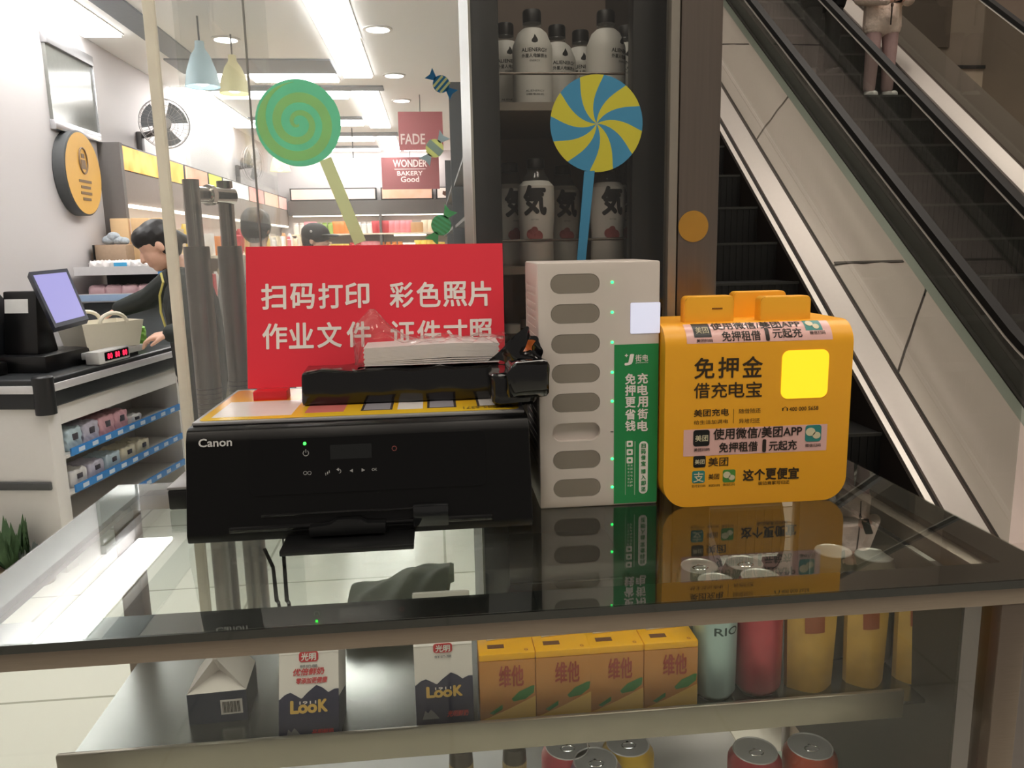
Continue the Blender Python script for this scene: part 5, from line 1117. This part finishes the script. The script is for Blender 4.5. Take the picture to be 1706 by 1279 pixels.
pl('corner_bumper', MB().cyl((-0.012, 0.010, 0.722), (-0.012, 0.010, 0.882), 0.042, n=20).ell((-0.012, 0.010, 0.882), (0.042, 0.042, 0.010)), mat('bumper_black', '#1d1e20', 0.4))
pl('handle_bar', MB().box((-0.32, -0.016, 0.386), (-0.018, 0.0, 0.424), 0.007, 3), mat('handle_grey', '#4d4e4f', 0.4))
BLU = mat('price_blue', '#3d86cb', 0.4, var=0.08, scale=30); TAGM = mat('price_tag', '#cfdcec', 0.4)
SLV = (0.50, 0.325, 0.215)
for k, (z, slope) in enumerate(((0.515, 0), (0.345, 0), (0.19, 0))):
    pl('shelf_board', MB().box((-0.28, 0.086, z-0.015), (-0.004, L_-0.03, z)), CKW)
    rl = pl('price_rail', MB().box((-0.004, 0.12, z-0.012), (0.006, L_-0.03, z+0.024), 0.002), BLU)
    for q in range(9): part('price_tag', MB().box((0.006, 0.17+q*0.105, z-0.004), (0.0068, 0.215+q*0.105, z+0.016)), TAGM, rl, world=False)
cw = lambda x, y, z: ck.matrix_basis @ V((x, y, z))
packs = [('pale blue', '#b9cdd6'), ('pink', '#d5a5ac'), ('cream', '#d9d2ba'), ('pale lilac', '#c2bfcd'), ('white', '#dedcd9')]
def softpack(label, x, y, z, sx_, sy_, sz_, colr, grp):
    t = thing('tissue_pack', label, 'pack', cw(x, y, z), ROT, grp)
    part('pack', crump(-sx_/2, sx_/2, -sy_/2, sy_/2, 0, sz_, int(y*1000), 0.003, min(0.014, sz_*0.3)), mat('pack_'+colr[0].replace(' ', '_'), colr[1], 0.4, var=0.1, scale=25), t, world=False)
    part('label_spot', MB().box((sx_/2-0.003, -0.018, sz_*0.45), (sx_/2+0.0045, 0.018, sz_*0.75), 0.002), mat('pack_spot', '#4e4a50', 0.4), t, world=False)
for y, s, cc, l in ((0.20, 0.11, 0, 'pale blue soft pack at the near end of the upper side shelf'), (0.33, 0.12, 3, 'pale lilac soft pack next to the blue one on the upper side shelf'), (0.46, 0.12, 1, 'pink soft pack on the upper side shelf, nearer of the two pinks'), (0.585, 0.11, 1, 'pink soft pack on the upper side shelf, farther of the two pinks'), (0.72, 0.10, 4, 'white soft pack at the far end of the upper side shelf')):
    softpack(l, -0.09, y, 0.516, 0.13, s, 0.10 if cc != 4 else 0.05, packs[cc], 'soft packs on the upper side shelf')
for y, s, cc, l in ((0.20, 0.12, 4, 'white soft pack at the near end of the lower side shelf'), (0.34, 0.12, 3, 'pale lilac soft pack second on the lower side shelf'), (0.48, 0.12, 0, 'pale blue soft pack third on the lower side shelf'), (0.62, 0.13, 2, 'cream soft pack on the lower side shelf, nearer of the two creams'), (0.76, 0.11, 2, 'cream soft pack on the lower side shelf, farther of the two creams')):
    softpack(l, -0.09, y, 0.346, 0.13, s, 0.075, packs[cc], 'soft packs on the lower side shelf')
CKZ = 0.875
# point of sale terminal
ps = thing('sales_terminal', 'black sales terminal with a tilted lit screen on the checkout', 'terminal', cw(-0.22, 0.30, CKZ), ROT)
part('cash_drawer', MB().box((-0.20, -0.13, 0), (0.12, 0.24, 0.075), 0.006), BLACKP, ps, world=False)
part('stand', MB().prism([(-0.06, 0.075), (0.09, 0.075), (0.07, 0.16), (0.03, 0.36), (-0.02, 0.36)], V((-0.12, 0, 0)), Y_, Z_, X_, 0.16, 0, 0.006), BLACKP, ps, world=False)
tl_, tr_, bl_, br_ = [on_y(u, v, y) for u, v, y in ((48, 453, 3.74), (112, 447, 3.86), (92, 546, 3.60), (148, 531, 3.72))]
ctr_ = (tl_+tr_+bl_+br_)/4; RX = ((tr_-tl_)+(br_-bl_)).normalized(); UX = ((tl_-bl_)+(tr_-br_)); UX = (UX-RX*UX.dot(RX)).normalized(); NX = RX.cross(UX)
w2, h2 = (tr_-tl_).length, (tl_-bl_).length
def quad(mb, k, off, th, mi=0):
    q = [ctr_+(p-ctr_)*k+NX*off for p in (bl_, br_, tr_, tl_)]; mb.add(q+[p-NX*th for p in q], [(0, 1, 2, 3), (7, 6, 5, 4), (0, 4, 5, 1), (1, 5, 6, 2), (2, 6, 7, 3), (3, 7, 4, 0)], mi)
m = MB(); quad(m, 1.0, 0, 0.035); scn = part('screen_housing', m, mat('screen_bezel', '#2b2d38', 0.35), ps)
m = MB(); quad(m, 0.86, 0.0015, 0.001); part('screen', m, mat('lit_screen', '#55537a', 0.3, emit=0.55, ecol='#bdb8f8', var=0.02), scn)
rp_ = thing('receipt_printer', 'black receipt printer at the left edge behind the lit screen', 'printer', cw(-0.42, 0.20, CKZ), ROT)
part('body', MB().prism([(-0.13, 0), (0.13, 0), (0.13, 0.30), (0.06, 0.37), (-0.10, 0.37), (-0.13, 0.20)], V((-0.08, 0, 0)), Y_, Z_, X_, 0.15, 0, 0.008), mat('printer_charcoal', '#202226', 0.4), rp_, world=False)
lc, la, lh = rect_px(12, 478, 58, 506, 3.50)
fyz = lambda z: -0.06+0.04*(z-0.075)/0.285
lbm = MB(); q_ = [(-0.112, fyz(0.262), 0.262), (0.0, fyz(0.262), 0.262), (0.0, fyz(0.325), 0.325), (-0.112, fyz(0.325), 0.325)]
lbm.add([(x, y-0.0015, z) for x, y, z in q_]+[(x, y, z) for x, y, z in q_], [(0, 1, 2, 3), (7, 6, 5, 4), (0, 4, 5, 1), (1, 5, 6, 2), (2, 6, 7, 3), (3, 7, 4, 0)])
part('paper_label', lbm, mat('label_paper', '#e6e5e2', 0.6), ps, world=False, label='white paper label')
t = thing('barcode_scanner', 'red and black hand scanner lying on the checkout below the terminal', 'scanner', cw(-0.33, 0.10, CKZ), ROT)
part('body', MB().cap((-0.12, 0, 0.03), (0.02, 0.02, 0.035), 0.022, 0.028), mat('scanner_red', '#b23a3f', 0.35), t, world=False); part('head', MB().box((0.01, -0.02, 0.0), (0.07, 0.05, 0.06), 0.012), BLACKP, t, world=False)
t = solo('paper_slip', MB().grid(lambda a, b: (0.12*(a-0.5), 0.07*(b-0.5), 0.002+0.02*a*a), 6, 4), mat('slip_paper', '#e9e7e4', 0.6), 'curled white paper slip at the left edge of the checkout', 'paper', loc=cw(-0.30, 0.02, CKZ))
# cream basket
k_ = thing('storage_basket', 'cream plastic basket with a raised handle on the checkout beside the screen', 'basket', cw(0.0-0.13, 0.66, CKZ+0.055), ROT)
CRM = mat('basket_cream', '#e4ddca', 0.45, var=0.02); mb = MB()
def bsk(w, d, h, tp, th):
    o = [(-w/2*tp, -d/2*tp, 0), (w/2*tp, -d/2*tp, 0), (w/2*tp, d/2*tp, 0), (-w/2*tp, d/2*tp, 0), (-w/2, -d/2, h), (w/2, -d/2, h), (w/2, d/2, h), (-w/2, d/2, h)]
    i = [(x*(1-th/w*2), y*(1-th/d*2), z if z else th) for x, y, z in o]
    mb.add(o+i, [(3, 2, 1, 0), (0, 1, 5, 4), (1, 2, 6, 5), (2, 3, 7, 6), (3, 0, 4, 7), (8, 9, 10, 11), (12, 13, 9, 8), (13, 14, 10, 9), (14, 15, 11, 10), (15, 12, 8, 11), (4, 5, 13, 12), (5, 6, 14, 13), (6, 7, 15, 14), (7, 4, 12, 15)])
bsk(0.32, 0.24, 0.13, 0.85, 0.006); part('tub', mb, CRM, k_, world=False)
for sx_ in (-1, 1):
    part('handle', MB().tube([(0.07*math.cos(a*math.pi/12), sx_*0.117, 0.125+0.05*math.sin(a*math.pi/12)) for a in range(13)], 0.010, 8), CRM, k_, world=False)
k_.rotation_euler = (0, 0, ROT+math.radians(62))
s_ = thing('weighing_scale', 'grey weighing scale with red digits under the cream basket', 'scale', cw(-0.12, 0.60, CKZ), ROT)
part('platform', MB().box((-0.16, -0.17, 0.02), (0.13, 0.20, 0.053), 0.006), mat('scale_grey', '#c7c6c3', 0.4), s_, world=False)
part('feet', MB().box((-0.14, -0.14, 0), (0.11, 0.17, 0.02)), BLACKP, s_, world=False)
dpo = MB().box((0.06, -0.205, 0.0), (0.13, 0.06, 0.062), 0.006); dp = part('display_housing', dpo, mat('scale_white', '#d9d8d6', 0.4), s_, world=False)
part('display_window', MB().box((0.129, -0.16, 0.012), (0.1325, 0.045, 0.054)), BLACKG, dp, world=False)
dg = MB()
for y0 in (-0.14, -0.075, -0.010):
    for q in range(2):
        y = y0+q*0.022
        dg.text('8' if q == 0 else '0', (0.1335, y+0.008, 0.033), Y_, Z_, w=0.015, h=0.026, bold=0.03)
part('digits', dg, mat('digit_red', '#ff2a45', emit=3.0, ecol='#ff2040'), dp, world=False, smooth=0)
# shelving and goods behind the cashier
bx = thing('low_shelf', 'low two tier snack shelf behind the checkout, with pink packs', 'shelf', (-1.9, 5.1, 0))
part('frame', MB().box((-2.12, 4.95, 0), (-1.62, 5.35, 1.10), 0.004), mat('low_shelf_grey', '#5b5f62', 0.5), bx)
for z, m in ((1.13, 'a'), (1.29, 'b')):
    part('tray', MB().box((-2.12, 4.88, z-0.012), (-1.62, 5.38, z)).box((-2.12, 4.87, z-0.02), (-1.62, 4.885, z+0.03)), SIL, bx); 
part('price_rail', MB().box((-2.12, 4.862, 1.118), (-1.62, 4.869, 1.155)), mat('rail_pale_blue', '#9fb6d6', 0.4), bx)
part('upright', MB().box((-2.12, 5.33, 1.1), (-1.62, 5.36, 1.30)), mat('low_shelf_grey', '#5b5f62'), bx)
part('corner_clip', MB().box((-1.64, 4.86, 1.24), (-1.60, 4.90, 1.31), 0.004), BLU, bx)
for k in range(5):
    t = thing('snack_bag', 'plump pink and white bag on the lower tray behind the checkout', 'bag', (-2.05+k*0.095, 5.02, 1.131), 0.3, 'pink bags on the lower tray')
    part('bag', crump(-0.05, 0.05, -0.10, 0.10, 0, 0.075, k+20, 0.004, 0.03), mat('bag_pink', '#dcb7bd', 0.4, var=0.15, scale=20), t, world=False)
for k in range(4):
    t = thing('snack_bag', 'clear and white bag on the upper tray behind the checkout', 'bag', (-2.03+k*0.12, 5.08, 1.291), 0.2, 'white bags on the upper tray')
    part('bag', crump(-0.065, 0.065, -0.12, 0.12, 0, 0.06, k+40, 0.005, 0.025), mat('bag_white', '#ddd8d6', 0.3, var=0.08, scale=20), t, world=False)
    if k == 1: part('blue_sticker', MB().box((-0.035, -0.1325, 0.022), (0.035, -0.119, 0.05)), mat('sticker_bright_blue', '#49a6d6', 0.4), t, world=False)
t = thing('snack_bag', 'bright green bag behind the cream basket', 'bag', cw(-0.18, 0.98, CKZ), 0.4); part('bag', crump(-0.09, 0.09, -0.06, 0.06, 0, 0.13, 77, 0.006, 0.03), mat('bag_green', '#8fca5c', 0.4, var=0.1), t, world=False)
cr_ = thing('basket_crate', 'brown woven crate on the tray stack left of the cashier', 'crate', (-2.03, 5.30, 1.352))
part('crate', MB().box((-2.12, 5.19, 1.352), (-1.93, 5.33, 1.45), 0.006), mat('crate_brown', '#a58d76', 0.6, var=0.12, scale=60), cr_)
part('handle', MB().box((-2.128, 5.18, 1.36), (-2.12, 5.23, 1.45), 0.002), BLACKP, cr_)
fl_ = solo('fluffy_toy', MB().ell((-2.05, 5.26, 1.478), (0.045, 0.04, 0.032)).ell((-1.995, 5.26, 1.475), (0.04, 0.04, 0.028)).ell((-2.02, 5.25, 1.50), (0.04, 0.035, 0.03)).ell((-1.96, 5.26, 1.472), (0.03, 0.035, 0.025)), mat('toy_grey_blue', '#a9b2ba', 0.9, var=0.15, scale=80, bump=0.6), 'grey blue fluffy bundle lying in the brown crate', 'toy', loc=(-2.02, 5.26, 1.45))
part('riser', MB().box((-2.12, 5.15, 1.295), (-1.90, 5.36, 1.352)), mat('riser_grey', '#a7a29d', 0.5), bx)
for k in range(3):
    t = solo('cardboard_sheet', MB().box((-2.1+k*0.13, 5.42, 1.10), (-1.985+k*0.13, 5.46, 1.62), 0.004), mat('cardboard_tan', '#dcb98c', 0.6, var=0.05), 'tan upright board behind the low shelf, %s of three' % ['left', 'middle', 'right'][k], 'board', 'tan boards behind the low shelf', loc=(-2.05+k*0.13, 5.44, 1.10))
part('ledge', MB().box((-2.12, 5.36, 1.08), (-1.62, 5.50, 1.10)), mat('low_shelf_grey', '#5b5f62'), bx)
# little plants on the floor before the checkout
def plant(label, loc, s, n, colr, tall):
    t = thing('potted_plant', label, 'plant', loc, 0, 'little plants at the foot of the checkout')
    part('pot', MB().lathe([(0, 0), (0.05*s, 0), (0.062*s, 0.055*s), (0.055*s, 0.055*s), (0.05*s, 0.045*s), (0, 0.045*s)], n=18), mat('pot_brown', '#86765f', 0.7), t, world=False)
    m = MB(); r_ = random.Random(n)
    for k in range(n):
        a = r_.uniform(0, 6.28); ln = s*r_.uniform(0.6, 1.0)*tall; tip = V((math.cos(a)*0.05*s, math.sin(a)*0.05*s, 0.045*s+ln)); b0 = V((math.cos(a)*0.012, math.sin(a)*0.012, 0.04*s)); wv = V((-math.sin(a), math.cos(a), 0))*0.012*s; mid = (b0+tip)/2+V((math.cos(a), math.sin(a), 0))*0.02*s
        m.add([b0-wv*0.4, b0+wv*0.4, mid+wv, tip, mid-wv], [(0, 1, 2, 3, 4)])
    part('leaves', m, mat('leaf_'+colr[0], colr[1], 0.6, var=0.3, scale=50), t, world=False)
plant('leafy green plant in a brown pot at the far left by the checkout', (-1.865, 3.36, 0.0), 1.6, 40, ('green', '#4d6b45'), 0.14)
plant('small dark grey green plant right of the leafy one by the checkout', (-1.755, 3.36, 0.0), 1.25, 46, ('dusty', '#58605a'), 0.10)
# ================================================================ people
SKIN = mat('skin', '#d9ab94', 0.5, var=0.04); LIP = mat('lips', '#a9605a', 0.5); EYE_M = mat('eye_dark', '#2a1f1b', 0.3); HAIR = mat('hair_black', '#191616', 0.5, var=0.2, scale=120)
SHOE = mat('shoe_white', '#dedbd6', 0.5); 
def hand_prims(w, d, n, curl=0.5, s=1.0):
    """palm, four unequal bent fingers and a thumb; w wrist, d pointing along the hand, n palm normal"""
    d = V(d).normalized(); n = (V(n)-d*V(n).dot(d)).normalized(); x = d.cross(n); w = V(w); out = []
    for q in (-0.026, -0.009, 0.009, 0.026): out.append(('c', w+x*q*0.6*s, w+d*0.082*s+x*q*s, 0.015*s, 0.012*s))
    for q, L in ((-0.029, 0.060), (-0.010, 0.074), (0.010, 0.078), (0.029, 0.068)):
        b = w+d*0.088*s+x*q*s; k = (b+(d*math.cos(curl*0.5)+n*math.sin(curl*0.5))*L*0.5*s); e = k+(d*math.cos(curl*1.4)+n*math.sin(curl*1.4))*L*0.5*s
        out += [('c', b, k, 0.0088*s, 0.0082*s), ('c', k, e, 0.0082*s, 0.0068*s)]
    b = w+d*0.025*s+x*0.026*s; k = b+(d*0.75+x*0.75+n*0.25).normalized()*0.038*s; e = k+(d*0.95+x*0.2+n*0.4).normalized()*0.03*s
    out += [('c', b, k, 0.0125*s, 0.0098*s), ('c', k, e, 0.0098*s, 0.0078*s)]; return out
def head_prims(c, f, up, s=1.0):
    """c head centre, f facing, up crown"""
    c = V(c); f = V(f).normalized(); up = (V(up)-f*V(up).dot(f)).normalized(); x = f.cross(up); M3 = Matrix((x, f, up)).transposed()
    P = lambda a, b, k: c+x*a*s+f*b*s+up*k*s
    return [('e', P(0, -0.012, 0.022), (0.074*s, 0.093*s, 0.088*s), M3), ('e', P(0, 0.022, -0.035), (0.058*s, 0.066*s, 0.078*s), M3), ('c', P(0, 0.058, -0.085), P(0, 0.05, -0.08), 0.022*s, 0.03*s),
            ('c', P(0, 0.082, 0.008), P(0, 0.098, -0.026), 0.007*s, 0.012*s), ('e', P(0, 0.078, -0.062), (0.022*s, 0.012*s, 0.008*s), M3), ('e', P(0, 0.079, -0.050), (0.020*s, 0.010*s, 0.006*s), M3),
            ('e', P(0.072, -0.008, -0.012), (0.010*s, 0.018*s, 0.030*s), M3), ('e', P(-0.072, -0.008, -0.012), (0.010*s, 0.018*s, 0.030*s), M3)], P
def face_pick(P, f, s=1.0):
    e1, e2, l = P(0.031, 0.078, 0.012), P(-0.031, 0.078, 0.012), P(0, 0.088, -0.056)
    def pick(p):
        if (p-e1).length < 0.013*s or (p-e2).length < 0.013*s: return 1
        if (p-l).length < 0.017*s: return 2
        return 0
    return pick
def person(label, base, J, s, cols, voxel=0.006, group=None, hat=False, cloth=1.0):
    """J: joints in world coordinates"""
    t = thing('person', label, 'person', base, 0, group); J = {k: V(v) for k, v in J.items()}
    hp, P = head_prims(J['head'], J['face'], J['up'], s)
    lat = V(J['lat']).normalized()
    b = list(hp)+[('c', J['neck'], J['head']-V(J['up']).normalized()*0.05*s, 0.05*s, 0.048*s), ('c', J['neck'], J['chest'], 0.06*s, 0.10*s), ('c', J['chest'], J['pelvis'], 0.105*s, 0.115*s)]
    for q in ('l', 'r'):
        b += [('c', J['chest']+(J['sh'+q]-J['chest'])*0.4+V((0, 0, 0.03)), J['sh'+q], 0.055*s, 0.05*s), ('c', J['sh'+q], J['el'+q], 0.046*s, 0.038*s), ('c', J['el'+q], J['wr'+q], 0.037*s, 0.026*s)]
        b += hand_prims(J['wr'+q], J['hd'+q], J['hn'+q], J.get('curl', V((0.6, 0, 0))).x, s)
        b += [('c', J['hip'+q], J['kn'+q], 0.082*s, 0.058*s), ('c', J['kn'+q], J['an'+q], 0.056*s, 0.04*s), ('c', J['an'+q]-V((0, 0, 0.02)), J['an'+q]*0.35+J['to'+q]*0.65, 0.034*s, 0.022*s)]
    blobpart('body', b, [SKIN, EYE_M, LIP], t, voxel, 2, face_pick(P, J['face'], s))
    # jacket with sleeves, hem and collar
    k = cloth; hem = J['hem']; jk = [('c', J['chest'], (J['chest']+J['pelvis'])/2, 0.135*s*k, 0.135*s*k), ('c', (J['chest']+J['pelvis'])/2, hem, 0.135*s*k, 0.135*s*k)]
    for q, sg in (('l', 1), ('r', -1)):
        jk += [('c', J['chest']+V((0, 0, 0.05*s)), J['sh'+q], 0.085*s, 0.072*s*k), ('c', J['sh'+q], J['el'+q], 0.07*s*k, 0.060*s*k), ('c', J['el'+q], J['el'+q]+(J['wr'+q]-J['el'+q])*0.90, 0.060*s*k, 0.046*s*k)]
        off = (J['hip'+q]-J['pelvis']); jk += [('c', J['chest']+off*0.8, hem+off*0.95, 0.095*s*k, 0.10*s*k)]
    jk += [('c', J['neck']-V((0, 0, 0.035*s)), J['chest'], 0.068*s, 0.10*s)]
    jkt = blobpart('jacket', jk, cols['jacket'], t, voxel*1.1, 3, cols.get('jpick'))
    tr = []
    for q in ('l', 'r'):
        tr += [('c', J['pelvis'], J['hip'+q], 0.115*s, 0.105*s), ('c', J['hip'+q], J['kn'+q], 0.098*s, 0.073*s), ('c', J['kn'+q], J['an'+q]+(J['kn'+q]-J['an'+q])*0.10, 0.072*s, 0.062*s)]
    blobpart('trousers', tr, cols['trousers'], t, voxel*1.2, 3, cols.get('tpick'))
    for q in ('l', 'r'):
        d = (J['to'+q]-J['an'+q]); d.z = 0; dn = d.normalized(); g = J['an'+q].copy(); g.z = J['to'+q].z
        blobpart('shoe', [('c', g-dn*0.045*s, g+dn*0.02*s, 0.042*s, 0.046*s), ('c', g+dn*0.02*s, g+dn*0.13*s, 0.048*s, 0.038*s), ('c', g, g+V((0, 0, 0.055*s)), 0.046*s, 0.048*s)], cols.get('shoe', SHOE), t, voxel*0.9, 2)
    f = V(J['face']).normalized(); up = V(J['up']).normalized(); M3 = Matrix((f.cross(up).normalized(), f, up)).transposed()
    hr = [('e', P(0, -0.024, 0.036), (0.083*s, 0.096*s, 0.090*s), M3), ('e', P(0, -0.045, -0.01), (0.080*s, 0.068*s, 0.085*s), M3), ('e', P(0, 0.022, 0.062), (0.074*s, 0.066*s, 0.058*s), M3)]+cols.get('hair_extra', lambda P, M, s: [])(P, M3, s)
    blobpart('hair', hr, HAIR, t, voxel*0.9, 2)
    return t, P, M3
def rel(base, yaw, pts, s=1.0):
    c, sn = math.cos(yaw), math.sin(yaw); base = V(base); out = {}
    for k, (x, y, z) in pts.items():
        d = V((x*c-y*sn, x*sn+y*c, z)); out[k] = d if k in ('face', 'up', 'lat', 'hdl', 'hdr', 'hnl', 'hnr', 'curl') else base+d*s
    return out
# standing figure facing -Y; x to its left hand
STAND = dict(head=(0, 0.0, 1.52), face=(0, -1, -0.05), up=(0, 0.05, 1), lat=(1, 0, 0), neck=(0, 0.01, 1.375), chest=(0, 0.02, 1.20), pelvis=(0, 0.01, 0.92), shl=(0.17, 0.02, 1.31), shr=(-0.17, 0.02, 1.31), ell=(0.22, 0.03, 1.05), elr=(-0.22, 0.03, 1.05),
             wrl=(0.22, -0.08, 0.84), wrr=(-0.22, -0.08, 0.84), hdl=(0, -0.3, -1), hdr=(0, -0.3, -1), hnl=(-1, 0, 0), hnr=(1, 0, 0), hipl=(0.09, 0, 0.86), hipr=(-0.09, 0, 0.86), knl=(0.095, -0.01, 0.47), knr=(-0.095, -0.01, 0.47), anl=(0.10, 0.01, 0.08), anr=(-0.10, 0.01, 0.08), tol=(0.11, -0.13, 0.035), tor=(-0.11, -0.13, 0.035), hem=(0, 0.01, 0.86), curl=(0.6, 0, 0))
# the two on the escalator
def estep(y):     # top of the step under y
    k = math.floor((y-2.90)/(0.232/TAN)); yy = 2.90+k*(0.232/TAN); return es(0, yy).z, yy
ze, ye = estep(6.40); ey = ye+0.20
S1 = dict(STAND); S1.update(ell=(0.26, -0.02, 1.0), elr=(-0.26, -0.02, 1.0), wrl=(0.085, -0.25, 0.93), wrr=(-0.085, -0.25, 0.92), hdl=(-0.75, -0.3, 0.15), hdr=(0.75, -0.3, 0.2), hnl=(-0.2, 0.8, 0.3), hnr=(0.2, 0.8, 0.3), hem=(0, 0.01, 0.785), curl=(0.9, 0, 0), face=(0, -1, -0.45), up=(0, -0.45, 1))
CREAM = mat('fleece_cream', '#efdccd', 0.9, var=0.12, scale=60, bump=0.7); PINKT = mat('trousers_dusty_pink', '#a98d8b', 0.8, var=0.08); 
S_ = 0.79
xw = on_y(1463, 150, ey).x
J = rel((xw, ey, ze), 0, S1, S_)
w1, P, M3 = person('person in a cream fleece jacket and pink trousers standing on the escalator holding a phone', (xw, ey, ze), J, S_, dict(jacket=CREAM, trousers=PINKT), 0.0055, 'people on the escalator', cloth=1.18,
    )
part('zip', MB().tube([J['chest']+V((0, -0.155*S_, 0.10*S_)), J['chest']+V((0, -0.178*S_, -0.1*S_)), J['hem']+V((0, -0.178*S_, 0.05)), J['hem']+V((0, -0.172*S_, -0.06))], 0.006, 6).ell(J['hem']+V((0, -0.178*S_, 0.09)), (0.012, 0.008, 0.02)), mat('zip_dark', '#3d3029', 0.5), w1)
ph = J['wrl']*0.5+J['wrr']*0.5+V((0, -0.05, 0.03)); solo('mobile_phone', MB().box((-0.036, -0.004, -0.07), (0.036, 0.004, 0.07), 0.006, 2, rot=Matrix.Rotation(0.7, 3, 'X')), mat('phone_black', '#1a1717', 0.2), 'dark phone held by the person in the cream fleece jacket', 'phone', loc=(0, 0, 0)).location = ph
S2 = dict(STAND); S2.update(hem=(0, 0.01, 0.70), wrl=(0.12, -0.06, 0.88), wrr=(-0.12, -0.06, 0.88), hdl=(-0.3, 0, -1), hdr=(0.3, 0, -1))
xb = xw-0.36; zb, yb2 = estep(6.72); eyb = yb2+0.20
DARK = mat('coat_black', '#141416', 0.8, var=0.15); DARKT = mat('trousers_black', '#101012', 0.8)
person('person in a long black coat and black trousers half hidden by the handrail', (xb, eyb, zb), rel((xb, eyb, zb), 0, S2, 0.98), 0.98, dict(jacket=DARK, trousers=DARKT, shoe=DARKT), 0.007, 'people on the escalator', cloth=1.15)
# cashier leaning over the checkout
hd_ = on_y(262, 410, 3.95)
J = dict(head=hd_, face=(-0.80, -0.30, -0.52), up=(-0.52, -0.10, 0.85), lat=(0, -1, 0), neck=on_y(298, 442, 4.02), chest=on_y(318, 500, 4.05), pelvis=on_y(338, 610, 4.08),
         shl=on_y(314, 468, 3.90), shr=on_y(298, 458, 4.20), ell=on_y(322, 548, 3.84), wrl=on_y(283, 556, 3.80), elr=on_y(250, 496, 4.32), wrr=on_y(196, 516, 4.34), hdl=(-0.9, 0.1, -0.15), hdr=(-0.85, -0.2, -0.4), hnl=(0, 0.3, -1), hnr=(0, 0, -1), curl=(0.7, 0, 0))
pv = J['pelvis']; 
for q, dy in (('l', -0.09), ('r', 0.09)):
    J['hip'+q] = pv+V((0, dy, -0.05)); J['kn'+q] = V((pv.x-0.02, pv.y+dy, 0.46)); J['an'+q] = V((pv.x+0.05, pv.y+dy*1.1, 0.08)); J['to'+q] = V((pv.x-0.10, pv.y+dy*1.1, 0.035))
J['hem'] = pv+V((0, 0, -0.03))
JD = mat('jacket_charcoal', '#262b29', 0.75, var=0.12)
tc_, P, M3 = person('person in a dark charcoal jacket with a yellow cord leaning over the checkout', (pv.x, pv.y, 0), J, 0.98, dict(jacket=JD, trousers=mat('trousers_dark', '#1c1e20', 0.8), shoe=BLACKP, hair_extra=lambda P, M, s: [('c', P(0, -0.10, 0.0), P(0, -0.135, -0.05), 0.03*s, 0.02*s)]), 0.006)
c_ = [on_y(u, v, y) for u, v, y in ((252, 452, 3.86), (272, 462, 3.85), (268, 490, 3.83), (266, 520, 3.84), (274, 550, 3.85))]
cc = J['chest']
part('yellow_cord', MB().tube([on_y(u, v, y) for u, v, y in ((268, 455, 3.90), (272, 470, 3.87), (266, 492, 3.89), (268, 520, 3.90), (278, 552, 3.90))], 0.006, 6), mat('cord_yellow', '#c9bd6a', 0.6), tc_)
# shopper in a grey hooded jacket behind the pull handle
hm = on_y(428, 380, 5.0); s = (hm.z)/1.52
S3 = dict(STAND); yaw3 = math.pi*0.93
s3x = hm.x
GREY = mat('hood_grey', '#8f8b87', 0.8, var=0.06); NAV = mat('jacket_navy', '#2b2b33', 0.8); STRW = mat('stripe_white', '#c9c6c4', 0.7)
zsplit = 1.22*s
def jp(p):
    z = p.z
    if z > 1.235*s: return 0
    for a in (1.10, 1.06, 1.02):
        if a*s < z < (a+0.014)*s: return 2
    return 1
person('person in a grey and navy striped jacket seen from behind, behind the red board', (s3x, 5.0, 0), rel((s3x, 5.0, 0), yaw3, S3, s), s, dict(jacket=[GREY, NAV, STRW], jpick=jp, trousers=mat('trousers_navy', '#23242a', 0.8), shoe=BLACKP, hair_extra=lambda P, M, s: [('e', P(0, -0.01, 0.02), (0.088*s, 0.10*s, 0.098*s), M)]), 0.007)
# shopper in a black cap
hm = on_y(527, 399, 6.0); s = hm.z/1.52
S4 = dict(STAND); yaw4 = math.pi*0.42
J4 = rel((hm.x, 6.0, 0), yaw4, S4, s)
tp, P, M3 = person('person in a black cap behind the red board, only the cap showing', (hm.x, 6.0, 0), J4, s, dict(jacket=DARK, trousers=DARKT, shoe=BLACKP), 0.008)
capm = MB(); capm.ell(P(0, -0.005, 0.045), (0.098*s, 0.112*s, 0.085*s), rot=M3); capm.ell(P(0, 0.10, 0.035), (0.075*s, 0.085*s, 0.012*s), rot=M3)
cp = part('cap', capm, mat('cap_black', '#2c2a2a', 0.7), tp); part('badge', MB().ell(P(0.099, 0.0, 0.06), (0.01, 0.01, 0.01)), STRW, cp)
